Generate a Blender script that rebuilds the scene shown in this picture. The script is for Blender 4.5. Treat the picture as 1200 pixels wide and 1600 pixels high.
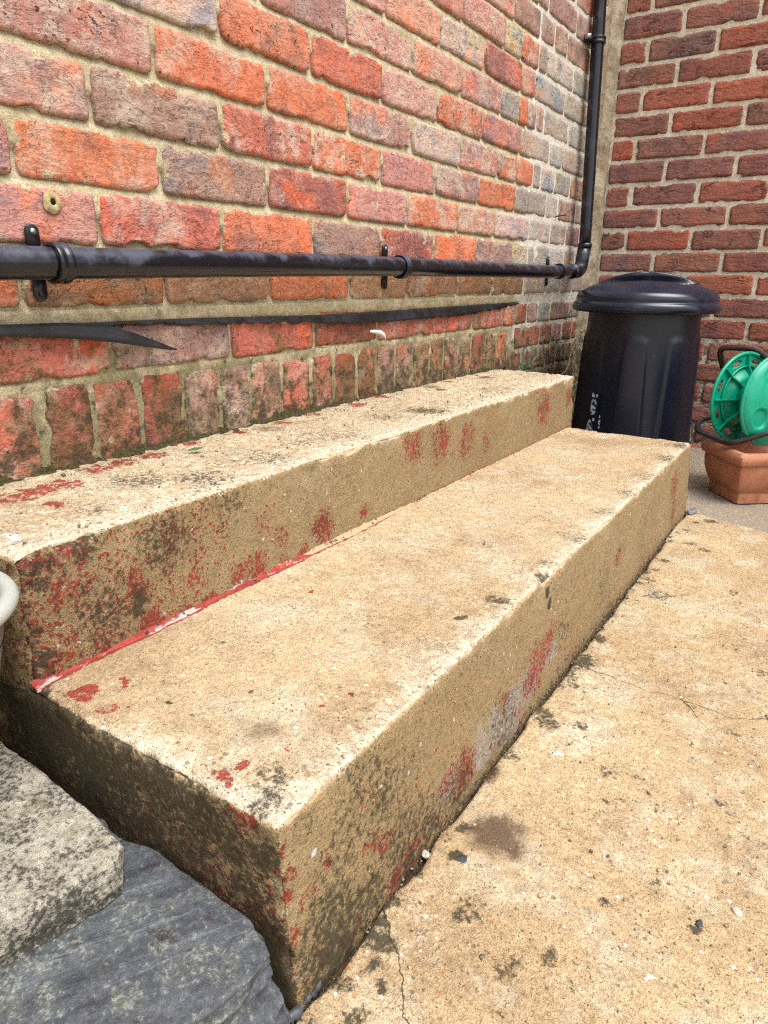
import bpy, bmesh, math, random
import numpy as np
from mathutils import Vector, Matrix
random.seed(7)
RS = np.random.RandomState(11)
scene = bpy.context.scene
for o in list(bpy.data.objects):
    bpy.data.objects.remove(o, do_unlink=True)
COL = scene.collection

# ------------------------------------------------------------------ camera
YAW, PITCH, ROLL, FPX = 0.5802, -0.3283, 0.0117, 1069.24
cam_d = bpy.data.cameras.new('camera')
cam_d.sensor_fit = 'VERTICAL'
cam_d.sensor_height = 36.0
cam_d.lens = 36.0 * FPX / 1600.0
cam_d.clip_start = 0.02
cam_d.clip_end = 500
cam = bpy.data.objects.new('camera', cam_d)
COL.objects.link(cam)
fwd = Vector((-math.sin(YAW) * math.cos(PITCH), math.cos(YAW) * math.cos(PITCH), math.sin(PITCH)))
rgt = Vector((math.cos(YAW), math.sin(YAW), 0))
upv = rgt.cross(fwd)
r2 = rgt * math.cos(ROLL) + upv * math.sin(ROLL)
u2 = -rgt * math.sin(ROLL) + upv * math.cos(ROLL)
M = Matrix((r2, u2, -fwd)).transposed().to_4x4()
M.translation = Vector((0.874, 0.0088, -0.0343))
cam.matrix_world = M
scene.camera = cam

# ------------------------------------------------------------------ world, sun, exposure (overcast)
world = bpy.data.worlds.new('World')
scene.world = world
world.use_nodes = True
wn = world.node_tree
wn.nodes.clear()
sky = wn.nodes.new('ShaderNodeTexSky')
sky.sky_type = 'NISHITA'
sky.sun_disc = False
SUN_EL, SUN_AZ = math.radians(66), math.radians(100)      # azimuth clockwise from +Y
sky.sun_elevation = SUN_EL
sky.sun_rotation = SUN_AZ
sky.air_density = 1.0
sky.dust_density = 4.0
sky.ozone_density = 1.0
hsv = wn.nodes.new('ShaderNodeHueSaturation')              # cloud cover takes the blue out of the sky
hsv.inputs['Saturation'].default_value = 0.22
bg = wn.nodes.new('ShaderNodeBackground')
bg.inputs['Strength'].default_value = 0.15
wo = wn.nodes.new('ShaderNodeOutputWorld')
wn.links.new(sky.outputs[0], hsv.inputs['Color'])
wn.links.new(hsv.outputs[0], bg.inputs['Color'])
wn.links.new(bg.outputs[0], wo.inputs['Surface'])
sun_d = bpy.data.lights.new('sun', 'SUN')
sun_d.energy = 1.3
sun_d.angle = math.radians(42)
sun_d.color = (1.0, 0.96, 0.90)
sun = bpy.data.objects.new('sun', sun_d)
COL.objects.link(sun)
sdir = Vector((math.sin(SUN_AZ) * math.cos(SUN_EL), math.cos(SUN_AZ) * math.cos(SUN_EL), math.sin(SUN_EL)))
sun.rotation_euler = sdir.to_track_quat('Z', 'Y').to_euler()
sun.location = sdir * 6
vs = scene.view_settings
vs.view_transform = 'Standard'
vs.look = 'None'
vs.gamma = 1
vs.use_curve_mapping = False
vs.exposure = 1.0

# ------------------------------------------------------------------ numpy noise
def _h(ix, iy, iz, s):
    n = (ix * 374761393 + iy * 668265263 + iz * 2147483647 + s * 1274126177) & 0xFFFFFFFF
    n = ((n ^ (n >> 13)) * 1274126177) & 0xFFFFFFFF
    n = ((n ^ (n >> 16)) * 2246822519) & 0xFFFFFFFF
    return ((n ^ (n >> 15)) & 0xFFFFFF) / float(0xFFFFFF)

def vnoise(p, s=0):
    p = np.asarray(p, dtype=np.float64)
    i = np.floor(p).astype(np.int64)
    f = p - i
    f = f * f * (3 - 2 * f)
    o = 0
    for dx in (0, 1):
        wx = f[:, 0] if dx else 1 - f[:, 0]
        for dy in (0, 1):
            wy = f[:, 1] if dy else 1 - f[:, 1]
            for dz in (0, 1):
                wz = f[:, 2] if dz else 1 - f[:, 2]
                o = o + wx * wy * wz * _h(i[:, 0] + dx, i[:, 1] + dy, i[:, 2] + dz, s)
    return o * 2 - 1

def fbm(p, freq, oct=3, s=0, gain=.5):
    p = np.asarray(p, dtype=np.float64)
    a, t, tot = 1.0, 0, 0
    for k in range(oct):
        t = t + a * vnoise(p * freq + 17.3 * k, s + k)
        tot += a
        a *= gain
        freq *= 2.03
    return t / tot

def sstep(a, b, x):
    t = np.clip((x - a) / (b - a), 0, 1)
    return t * t * (3 - 2 * t)

# ------------------------------------------------------------------ material helper
class NT:
    def __init__(self, name, rough=0.85, spec=0.3):
        self.m = bpy.data.materials.new(name)
        self.m.use_nodes = True
        self.t = self.m.node_tree
        self.t.nodes.clear()
        self.out = self.t.nodes.new('ShaderNodeOutputMaterial')
        self.b = self.t.nodes.new('ShaderNodeBsdfPrincipled')
        self.b.inputs['Roughness'].default_value = rough
        self.b.inputs['Specular IOR Level'].default_value = spec
        self.t.links.new(self.b.outputs[0], self.out.inputs['Surface'])
    def set(self, sock, v):
        if isinstance(v, bpy.types.NodeSocket):
            self.t.links.new(v, sock)
        elif isinstance(v, (tuple, list)) and len(v) == 3 and sock.type == 'RGBA':
            sock.default_value = (*v, 1)
        else:
            sock.default_value = v
    def pos(self):
        return self.t.nodes.new('ShaderNodeNewGeometry').outputs['Position']
    def nrm(self):
        return self.t.nodes.new('ShaderNodeNewGeometry').outputs['Normal']
    def obj(self):
        return self.t.nodes.new('ShaderNodeTexCoord').outputs['Object']
    def info(self, k):
        return self.t.nodes.new('ShaderNodeObjectInfo').outputs[k]
    def attr(self, n):
        a = self.t.nodes.new('ShaderNodeAttribute')
        a.attribute_name = n
        return a.outputs['Fac']
    def noise(self, vec, scale, detail=4, rough=.55, dist=0.0, color=False):
        n = self.t.nodes.new('ShaderNodeTexNoise')
        self.set(n.inputs['Vector'], vec)
        n.inputs['Scale'].default_value = scale
        n.inputs['Detail'].default_value = detail
        n.inputs['Roughness'].default_value = rough
        n.inputs['Distortion'].default_value = dist
        return n.outputs[1 if color else 0]
    def voro(self, vec, scale, feature='F1', out=0, rnd=1.0):
        n = self.t.nodes.new('ShaderNodeTexVoronoi')
        n.feature = feature
        self.set(n.inputs['Vector'], vec)
        n.inputs['Scale'].default_value = scale
        n.inputs['Randomness'].default_value = rnd
        return n.outputs[out]
    def math(self, op, a, b=0.0, c=None, clamp=False):
        n = self.t.nodes.new('ShaderNodeMath')
        n.operation = op
        n.use_clamp = clamp
        self.set(n.inputs[0], a)
        self.set(n.inputs[1], b)
        if c is not None:
            self.set(n.inputs[2], c)
        return n.outputs[0]
    def vmath(self, op, a, b=(0, 0, 0)):
        n = self.t.nodes.new('ShaderNodeVectorMath')
        n.operation = op
        self.set(n.inputs[0], a)
        self.set(n.inputs[1], b)
        return n.outputs['Value' if op in ('LENGTH', 'DISTANCE', 'DOT_PRODUCT') else 'Vector']
    def map(self, v, a, b, c=0.0, d=1.0, smooth=True):
        n = self.t.nodes.new('ShaderNodeMapRange')
        n.interpolation_type = 'SMOOTHSTEP' if smooth else 'LINEAR'
        n.clamp = True
        self.set(n.inputs['Value'], v)
        self.set(n.inputs['From Min'], a)
        self.set(n.inputs['From Max'], b)
        self.set(n.inputs['To Min'], c)
        self.set(n.inputs['To Max'], d)
        return n.outputs[0]
    def mix(self, f, a, b, mode='MIX'):
        n = self.t.nodes.new('ShaderNodeMix')
        n.data_type = 'RGBA'
        n.blend_type = mode
        n.clamp_factor = True
        self.set(n.inputs[0], f)
        self.set(n.inputs[6], a)
        self.set(n.inputs[7], b)
        return n.outputs[2]
    def gray(self, v):
        n = self.t.nodes.new('ShaderNodeCombineColor')
        for i in range(3):
            self.set(n.inputs[i], v)
        return n.outputs[0]
    def scalecol(self, c, v):
        return self.mix(1.0, c, self.gray(v), 'MULTIPLY')
    def sep(self, v):
        n = self.t.nodes.new('ShaderNodeSeparateXYZ')
        self.set(n.inputs[0], v)
        return n.outputs
    def bump(self, h, strength=.5, dist=.002, prev=None):
        n = self.t.nodes.new('ShaderNodeBump')
        n.inputs['Strength'].default_value = strength
        n.inputs['Distance'].default_value = dist
        self.set(n.inputs['Height'], h)
        if prev is not None:
            self.set(n.inputs['Normal'], prev)
        return n.outputs[0]
    def fin(self, col, normal=None, rough=None):
        self.set(self.b.inputs['Base Color'], col)
        if normal is not None:
            self.set(self.b.inputs['Normal'], normal)
        if rough is not None:
            self.set(self.b.inputs['Roughness'], rough)
        return self.m

def speck(t, vec, scale, lo, hi, detail=5, rough=.6, shift=None):
    """thresholded noise mask; 'shift' (a socket) lowers the threshold"""
    n = t.noise(vec, scale, detail, rough)
    if shift is not None:
        n = t.math('ADD', n, shift)
    return t.map(n, lo, hi)

# ---- brick materials
def brick_material(name, old=False):
    t = NT(name, rough=.9, spec=.15)
    ob = t.obj()
    rnd = t.info('Random')
    off = t.math('MULTIPLY', rnd, 91.7)
    comb = t.t.nodes.new('ShaderNodeCombineXYZ')
    t.set(comb.inputs[0], off)
    t.set(comb.inputs[1], t.math('MULTIPLY', rnd, 37.1))
    t.set(comb.inputs[2], t.math('MULTIPLY', rnd, 13.3))
    v = t.vmath('ADD', ob, comb.outputs[0])
    col = t.info('Color')
    # broad two-tone firing colour inside one brick
    n1 = t.noise(v, 9, 4, .6, .8)
    dark = t.mix(1.0, col, (.62, .78, .98), 'MULTIPLY')
    c = t.mix(t.map(n1, .50, .66), col, dark)
    hot = t.mix(1.0, col, (1.30, .95, .72), 'MULTIPLY')
    c = t.mix(t.map(t.noise(v, 14, 3, .5), .54, .68), c, hot)
    # mottled grain
    n2 = t.noise(v, 150, 5, .75)
    c = t.scalecol(c, t.map(n2, .28, .72, .68, 1.30, False))
    # lime bloom, raised with height to paint in the upper wall's stronger light
    zz_ = t.map(t.sep(t.pos())[2], .0, .35, .0, .07, False)
    rb = t.math('FRACT', t.math('MULTIPLY', rnd, 57.31))
    rp = t.math('FRACT', t.math('MULTIPLY', rnd, 23.77))
    bl = t.math('MULTIPLY', speck(t, v, 15, .47, .66, 4, .78, zz_), t.map(rb, .1, 1, .10, .78, False))
    c = t.mix(bl, c, (.58, .47, .38))
    # cream mortar smears, mostly at the brick's margin
    e = t.attr('edge')                       # metres from the margin
    sm = t.math('SUBTRACT', t.noise(v, 26, 5, .68), t.math('MULTIPLY', e, 10.0))
    c = t.mix(t.math('MULTIPLY', t.map(sm, .535, .58), .9), c, t.mix(n2, (.60, .53, .37), (.42, .35, .22)))
    pt = t.noise(v, 13, 5, .66)
    c = t.mix(t.math('MULTIPLY', t.map(pt, .655, .68), .85), c, (.60, .53, .36))
    # creases: a ridged field whose zero line is the crack
    vv = t.vmath('MULTIPLY', v, (1.0, 1.0, 1.9))
    r1 = t.noise(vv, 15, 5, .68, .7)
    cr = t.map(t.math('ABSOLUTE', t.math('SUBTRACT', r1, .5)), .0, .009, 1, 0)
    big = t.noise(v, 62, 3, .60)
    gate = t.map(t.noise(v, 11, 2, .5), .43, .60)
    crg = t.math('MULTIPLY', cr, gate)
    pits = t.math('MULTIPLY', t.map(t.noise(v, 150, 2, .5), .635, .67), t.map(n1, .40, .55))
    hole = t.math('MAXIMUM', t.math('MULTIPLY', crg, .85), t.math('MULTIPLY', t.math('MAXIMUM', pits, t.map(big, .665, .69)), t.map(rp, .15, .8, .15, 1, False)))
    r3 = t.noise(vv, 52, 4, .72)
    c = t.scalecol(c, t.map(r3, .32, .68, .86, 1.13, False))
    c = t.mix(t.math('MULTIPLY', hole, .88), c, (.07, .03, .022))
    # green algae on the damp courses; dark blotches, denser lower down
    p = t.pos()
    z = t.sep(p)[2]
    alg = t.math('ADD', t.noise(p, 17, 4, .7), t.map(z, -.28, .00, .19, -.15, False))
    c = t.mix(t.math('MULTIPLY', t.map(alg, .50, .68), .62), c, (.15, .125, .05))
    low_dark = t.math('ADD', t.noise(p, 34, 4, .75), t.map(z, -.30, -.06, .13, -.13, False))
    c = t.mix(t.math('MULTIPLY', t.map(low_dark, .53, .68), .78), c, (.06, .045, .03))
    h = t.math('ADD', t.math('MULTIPLY', n2, .7), t.math('MULTIPLY', r3, 1.2))
    h = t.math('ADD', h, t.math('MULTIPLY', r1, .9))
    h = t.math('SUBTRACT', h, t.math('MULTIPLY', cr, .25))
    return t.fin(c, t.bump(h, 1.0, .0036 if not old else .0026), .92)

def rustic_material(name):
    t = NT(name, rough=.9, spec=.15)
    ob = t.obj()
    rnd = t.info('Random')
    comb = t.t.nodes.new('ShaderNodeCombineXYZ')
    for i, k in enumerate((77.7, 31.1, 19.9)):
        t.set(comb.inputs[i], t.math('MULTIPLY', rnd, k))
    v = t.vmath('ADD', ob, comb.outputs[0])
    col = t.info('Color')
    c = t.mix(t.map(t.noise(v, 8, 4, .6, .5), .48, .64), col, t.mix(1.0, col, (.76, .88, 1.02), 'MULTIPLY'))
    c = t.mix(t.map(t.noise(v, 12, 4, .6, .5), .55, .70), c, t.mix(1.0, col, (1.25, .92, .75), 'MULTIPLY'))
    n2 = t.noise(v, 150, 5, .7)
    c = t.scalecol(c, t.map(n2, .25, .75, .66, 1.34, False))
    # folded clay creases running along the brick
    vv = t.vmath('MULTIPLY', v, (.7, 1.0, 1.9))
    r1 = t.noise(vv, 11, 5, .62, .6)
    ab = t.math('ABSOLUTE', t.math('SUBTRACT', r1, .5))
    gate = t.map(t.noise(v, 13, 2), .50, .60)
    cr = t.math('MULTIPLY', t.map(ab, 0, .022, 1, 0), gate)
    c = t.mix(t.math('MULTIPLY', cr, .8), c, (.03, .012, .012))
    sm = t.math('SUBTRACT', t.noise(v, 40, 6, .7), t.math('MULTIPLY', t.attr('edge'), 22.0))
    c = t.mix(t.map(sm, .58, .64), c, (.55, .48, .37))
    h = t.math('ADD', t.math('MULTIPLY', n2, .5), t.math('MULTIPLY', t.noise(vv, 38, 4, .65), 1.3))
    h = t.math('ADD', h, t.math('MULTIPLY', t.map(ab, 0, .04), .5))
    return t.fin(c, t.bump(h, .9, .005), .9)

def mortar_material(name, a, b, alg_amt, dark=(.06, .05, .03)):
    t = NT(name, rough=.95, spec=.1)
    p = t.pos()
    n1 = t.noise(p, 14, 6, .65)
    c = t.mix(t.map(n1, .35, .65), a, b)
    g = t.noise(p, 480, 3, .7)
    c = t.scalecol(c, t.map(g, .3, .7, .62, 1.32, False))
    c = t.scalecol(c, t.map(t.noise(p, 70, 5, .7), .3, .7, .72, 1.22, False))
    z = t.sep(p)[2]
    if name == 'sand_mortar':
        c = t.mix(t.map(t.math('ADD', t.sep(p)[1], t.math('MULTIPLY', n1, .1)), 2.09, 2.14), c, t.scalecol((.70, .66, .57), t.map(g, .3, .7, .7, 1.25, False)))
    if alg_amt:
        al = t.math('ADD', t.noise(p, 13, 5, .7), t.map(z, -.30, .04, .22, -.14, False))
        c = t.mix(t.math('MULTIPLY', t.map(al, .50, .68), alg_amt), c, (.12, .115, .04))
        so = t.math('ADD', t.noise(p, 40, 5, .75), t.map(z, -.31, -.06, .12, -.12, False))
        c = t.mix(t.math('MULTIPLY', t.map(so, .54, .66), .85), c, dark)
    wh = speck(t, p, 60, .70, .74, 3)
    c = t.mix(t.math('MULTIPLY', wh, .7), c, (.62, .60, .55))
    c = t.mix(t.math('MULTIPLY', speck(t, p, 90, .68, .73, 3), .8), c, dark)
    h = t.math('ADD', t.math('MULTIPLY', g, .5), t.noise(p, 90, 4, .7))
    return t.fin(c, t.bump(h, .9, .0035), .95)

def concrete_material(name, kind):
    """weathered fine concrete; paint/dirt/pale/grey/white attributes mark where the stains are"""
    t = NT(name, rough=.92, spec=.15)
    p = t.pos()
    up = t.sep(t.nrm())[2]
    n0 = t.noise(p, 3.2, 3, .6)
    n1 = t.noise(p, 11, 4, .65)
    A, B, C_ = {'step': ((.56, .425, .262), (.475, .340, .198), (.58, .485, .345)),
                'ground': ((.55, .41, .24), (.47, .332, .188), (.58, .495, .355))}[kind]
    c = t.mix(t.map(n0, .36, .62), A, B)
    c = t.mix(t.math('MULTIPLY', t.map(n1, .46, .66), .75), c, C_)
    c = t.mix(t.math('MULTIPLY', t.map(t.noise(p, 6.5, 4, .65), .50, .68), .50), c, (.37, .26, .155))
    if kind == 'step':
        # upright faces tinted duller khaki: shade from overhead light painted in
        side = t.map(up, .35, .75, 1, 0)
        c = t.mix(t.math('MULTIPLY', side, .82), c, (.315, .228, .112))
    pale = t.attr('pale')
    nm = t.noise(p, 62, 5, .74)
    nf = t.noise(p, 210, 4, .74)
    c = t.mix(t.math('MULTIPLY', t.map(t.math('ADD', nm, pale), .80, 1.25), .85), c, (.66, .585, .44))
    grey = t.attr('grey')
    c = t.mix(t.map(t.math('ADD', nm, grey), .95, 1.08), c, (.36, .31, .245))
    # sand grain
    g1 = t.noise(p, 640, 2, .6)
    c = t.scalecol(c, t.map(g1, .30, .70, .76, 1.20, False))
    c = t.scalecol(c, t.map(nf, .30, .70, .72, 1.26, False))
    c = t.scalecol(c, t.map(nm, .32, .68, .78, 1.18, False))
    # exposed aggregate
    n9 = t.noise(p, 10, 3)
    pit = t.math('ADD', t.math('SUBTRACT', t.noise(p, 175, 3, .6), .02), t.math('MULTIPLY', pale, .07))
    agg = t.map(t.math('ADD', pit, t.math('MULTIPLY', n9, .06)), .70, .73)
    c = t.mix(t.math('MULTIPLY', agg, .8), c, t.mix(t.noise(p, 70, 1), (.74, .70, .62), (.46, .22, .08)))
    vo = t.t.nodes.new('ShaderNodeTexVoronoi')
    t.set(vo.inputs['Vector'], p)
    vo.inputs['Scale'].default_value = 150
    vc = t.t.nodes.new('ShaderNodeSeparateColor')
    t.set(vc.inputs[0], vo.outputs['Color'])
    thr = t.math('SUBTRACT', .93 if kind == 'ground' else .97, t.math('MULTIPLY', pale, .26))
    st = t.math('MULTIPLY', t.map(vo.outputs['Distance'], .30, .40, 1, 0), t.math('GREATER_THAN', vc.outputs[0], thr))
    scol = t.mix(t.math('GREATER_THAN', vc.outputs[1], .55), (.66, .63, .57), (.16, .145, .13))
    scol = t.mix(t.math('GREATER_THAN', vc.outputs[2], .70), scol, (.50, .26, .11))
    c = t.mix(t.math('MULTIPLY', st, .75), c, scol)
    # red masonry paint left in flakes
    paint = t.attr('paint')
    up2 = t.map(up, .35, .75)
    pnf = t.math('ADD', t.math('MULTIPLY', nf, .62), t.math('MULTIPLY', nm, .38))      # crumbly on the risers
    pnt = t.math('ADD', t.math('MULTIPLY', nf, .30), t.math('MULTIPLY', nm, .70))      # in flakes on the treads
    pn = t.math('ADD', t.math('MULTIPLY', pnf, t.math('SUBTRACT', 1.0, up2)), t.math('MULTIPLY', pnt, up2))
    amp = t.map(up2, 0, 1, 3.0, 1.7, False)
    pn = t.math('ADD', t.math('MULTIPLY', t.math('SUBTRACT', pn, .5), amp), t.math('ADD', paint, .5))
    pm = t.map(pn, 1.0, 1.07)
    pcol = t.mix(t.map(nf, .35, .65), (.40, .068, .046), (.23, .036, .027))
    pcol = t.mix(t.map(n9, .45, .65), pcol, (.20, .032, .022))
    c = t.mix(t.math('MULTIPLY', pm, .95), c, pcol)
    # black-green lichen and grime: scattered specks everywhere, dense where 'dirt' says
    dirt = t.attr('dirt')
    dn = t.math('ADD', t.math('ADD', t.math('MULTIPLY', t.noise(p, 135, 5, .78), .75), t.math('MULTIPLY', nm, .25)), dirt)
    dm = t.map(t.math('ADD', t.math('MULTIPLY', t.math('SUBTRACT', dn, .5), 2.2), .5), .77, 1.10)
    dcol = t.mix(n9, (.026, .027, .017), (.070, .056, .033))
    c = t.mix(t.math('MULTIPLY', dm, .90), c, dcol)
    fine = t.map(t.math('ADD', t.noise(p, 330, 2, .5), t.math('MULTIPLY', n9, .12)), .70, .75)
    c = t.mix(t.math('MULTIPLY', fine, .8), c, (.07, .05, .03))
    br = t.attr('brown')
    c = t.mix(t.math('MULTIPLY', t.map(t.math('ADD', t.math('ADD', t.math('MULTIPLY', nf, .65), t.math('MULTIPLY', nm, .35)), br), .66, 1.02), .88), c, (.10, .055, .032))
    white = t.attr('white')
    wm = t.map(t.math('ADD', pnt, white), 1.0, 1.06)
    c = t.mix(t.math('MULTIPLY', wm, .85), c, (.66, .67, .66))
    org = t.attr('orange')
    c = t.mix(t.math('MULTIPLY', t.map(t.math('ADD', nm, org), .98, 1.10), .8), c, (.60, .27, .07))
    h = t.math('ADD', t.math('MULTIPLY', g1, .6), t.math('MULTIPLY', nf, 1.3))
    h = t.math('ADD', h, t.math('MULTIPLY', nm, .9))
    if kind == 'ground':
        cm, extra = crack_mask(t, p)
        c = t.mix(t.math('MULTIPLY', cm, .85), c, (.05, .036, .024))
    return t.fin(c, t.bump(h, .85, .0030), t.mix(pm, (.93, .93, .93), (.70, .70, .70)))

CRACKS = [[(.598, .986), (.669, .979), (.719, .971), (.749, .979), (.79, .975), (.837, .971), (.879, .996), (.96, .99), (1.2, 1.05)],
          [(.767, .979), (.789, .956), (.805, .930)],
          [(.597, .437), (.621, .416), (.640, .398), (.672, .358), (.74, .25)],
          [(.61, 1.30), (.66, 1.315), (.70, 1.36)]]
def crack_mask(t, p):
    wob = t.vmath('SUBTRACT', t.noise(p, 55, 3, .65, color=True), (.5, .5, .5))
    n = t.t.nodes.new('ShaderNodeVectorMath')
    n.operation = 'SCALE'
    t.set(n.inputs[0], wob)
    n.inputs['Scale'].default_value = .016
    q = t.vmath('MULTIPLY', t.vmath('ADD', p, n.outputs[0]), (1, 1, 0))
    d = None
    for line in CRACKS:
        for (ax, ay), (bx, by) in zip(line, line[1:]):
            ab = (bx - ax, by - ay, 0)
            l2 = ab[0] ** 2 + ab[1] ** 2
            pa = t.vmath('SUBTRACT', q, (ax, ay, 0))
            hh = t.math('MULTIPLY', t.vmath('DOT_PRODUCT', pa, ab), 1 / l2, clamp=True)
            s = t.t.nodes.new('ShaderNodeVectorMath')
            s.operation = 'SCALE'
            s.inputs[0].default_value = ab
            t.set(s.inputs['Scale'], hh)
            dd = t.vmath('DISTANCE', pa, s.outputs[0])
            d = dd if d is None else t.math('MINIMUM', d, dd)
    w = t.map(t.noise(p, 35, 3), .3, .7, .0005, .0017, False)
    return t.map(d, t.math('MULTIPLY', w, .5), w, 1, 0), d

def simple(name, col, rough=.5, spec=.4, var=.2, scale=60, bump=.2, dist=.001, metallic=0, spots=None, coat=0):
    t = NT(name, rough=rough, spec=spec)
    p = t.obj()
    n = t.noise(p, scale, 6, .65)
    c = t.scalecol(col if not isinstance(col, tuple) else t.mix(0.0, col, col), t.map(n, .3, .7, 1 - var, 1 + var, False))
    if spots:
        c = t.mix(t.math('MULTIPLY', speck(t, p, spots[1], spots[2], spots[2] + .05, 6), spots[3] if len(spots) > 3 else .8), c, spots[0])
    t.b.inputs['Metallic'].default_value = metallic
    t.b.inputs['Coat Weight'].default_value = coat
    rr = t.map(n, .3, .7, max(0, rough - .08), min(1, rough + .12), False)
    return t.fin(c, t.bump(n, bump, dist), rr)

# ------------------------------------------------------------------ mesh helpers
def mesh_obj(name, verts, faces, mat=None, parent=None, smooth=True, attrs=None):
    me = bpy.data.meshes.new(name)
    me.from_pydata([tuple(v) for v in np.asarray(verts).tolist()], [], [list(f) for f in faces])
    if attrs:
        for k, a in attrs.items():
            at = me.attributes.new(k, 'FLOAT', 'POINT')
            at.data.foreach_set('value', np.asarray(a, dtype=np.float32))
    if smooth:
        me.polygons.foreach_set('use_smooth', [True] * len(me.polygons))
    me.update()
    o = bpy.data.objects.new(name, me)
    COL.objects.link(o)
    if mat:
        me.materials.append(mat)
    if parent:
        o.parent = parent
    return o

def bm_obj(name, bm, mat=None, parent=None, smooth=True):
    me = bpy.data.meshes.new(name)
    bmesh.ops.recalc_face_normals(bm, faces=bm.faces[:])
    bm.to_mesh(me)
    bm.free()
    if smooth:
        me.polygons.foreach_set('use_smooth', [True] * len(me.polygons))
    o = bpy.data.objects.new(name, me)
    COL.objects.link(o)
    if mat:
        me.materials.append(mat)
    if parent:
        o.parent = parent
    return o

def empty(name, loc=(0, 0, 0)):
    o = bpy.data.objects.new(name, None)
    o.empty_display_size = .05
    o.location = loc
    COL.objects.link(o)
    return o

def tag(o, label=None, cat=None, group=None, kind=None):
    if label: o['label'] = label
    if cat: o['category'] = cat
    if group: o['group'] = group
    if kind: o['kind'] = kind
    return o

def grid_faces(nu, nv, base=0, flip=False):
    i, j = np.meshgrid(np.arange(nu - 1), np.arange(nv - 1), indexing='ij')
    a = (base + i * nv + j).ravel()
    f = np.stack([a, a + nv, a + nv + 1, a + 1], 1)
    if flip:
        f = f[:, ::-1]
    return f

def tube(path, r, seg=16, cap=True):
    """verts/faces of a tube along a polyline"""
    P_ = [Vector(p) for p in path]
    V, F = [], []
    n = len(P_)
    ref = None
    for i, p in enumerate(P_):
        d = (P_[min(i + 1, n - 1)] - P_[max(i - 1, 0)]).normalized()
        if ref is None:
            ref = Vector((0, 0, 1)) if abs(d.z) < .9 else Vector((1, 0, 0))
        a = (ref - d * ref.dot(d)).normalized()
        ref = a
        b = d.cross(a)
        rr = r[i] if isinstance(r, (list, tuple)) else r
        for k in range(seg):
            th = 2 * math.pi * k / seg
            V.append(p + a * math.cos(th) * rr + b * math.sin(th) * rr)
    for i in range(n - 1):
        for k in range(seg):
            k2 = (k + 1) % seg
            F.append((i * seg + k, i * seg + k2, (i + 1) * seg + k2, (i + 1) * seg + k))
    if cap:
        F.append(tuple(range(seg))[::-1])
        F.append(tuple((n - 1) * seg + k for k in range(seg)))
    return V, F

def arc_path(pts, rad, n=8):
    """polyline with rounded corners"""
    P_ = [Vector(p) for p in pts]
    out = [P_[0]]
    for i in range(1, len(P_) - 1):
        a, b, c = P_[i - 1], P_[i], P_[i + 1]
        u, w = (a - b), (c - b)
        r = min(rad, u.length * .45, w.length * .45)
        s, e = b + u.normalized() * r, b + w.normalized() * r
        for k in range(n + 1):
            t = k / n
            out.append(s * (1 - t) ** 2 + b * 2 * t * (1 - t) + e * t * t)
    out.append(P_[-1])
    return out

def lathe(profile, seg=64):
    V, F = [], []
    n = len(profile)
    for k in range(seg):
        th = 2 * math.pi * k / seg
        for r, z in profile:
            V.append((r * math.cos(th), r * math.sin(th), z))
    for k in range(seg):
        k2 = (k + 1) % seg
        for i in range(n - 1):
            F.append((k * n + i, k2 * n + i, k2 * n + i + 1, k * n + i + 1))
    return V, F

def blob_field(u, v, blobs, soft=1.6):
    """sum of soft discs: 1 in the middle, falling to 0"""
    o = np.zeros(len(u))
    for b in blobs:
        x, y, r = b[:3]
        d = np.hypot(u - x, v - y) / max(r, 1e-4)
        o = np.maximum(o, np.clip(1.0 - (d / soft) ** 2, 0, 1))
    return o

GZ = -.615          # ground level
YB = 2.753          # back wall face

# ------------------------------------------------------------------ materials
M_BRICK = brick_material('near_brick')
M_OLD = brick_material('old_brick', True)
M_RUSTIC = rustic_material('rustic_brick')
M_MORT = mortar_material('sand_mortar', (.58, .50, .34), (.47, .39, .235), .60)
M_MORT2 = mortar_material('lime_mortar', (.76, .70, .57), (.68, .60, .46), .12)
M_FIL = mortar_material('fillet_mortar', (.50, .43, .32), (.30, .225, .145), .3)
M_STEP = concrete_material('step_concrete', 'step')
M_PATIO = concrete_material('patio_concrete', 'ground')

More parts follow.
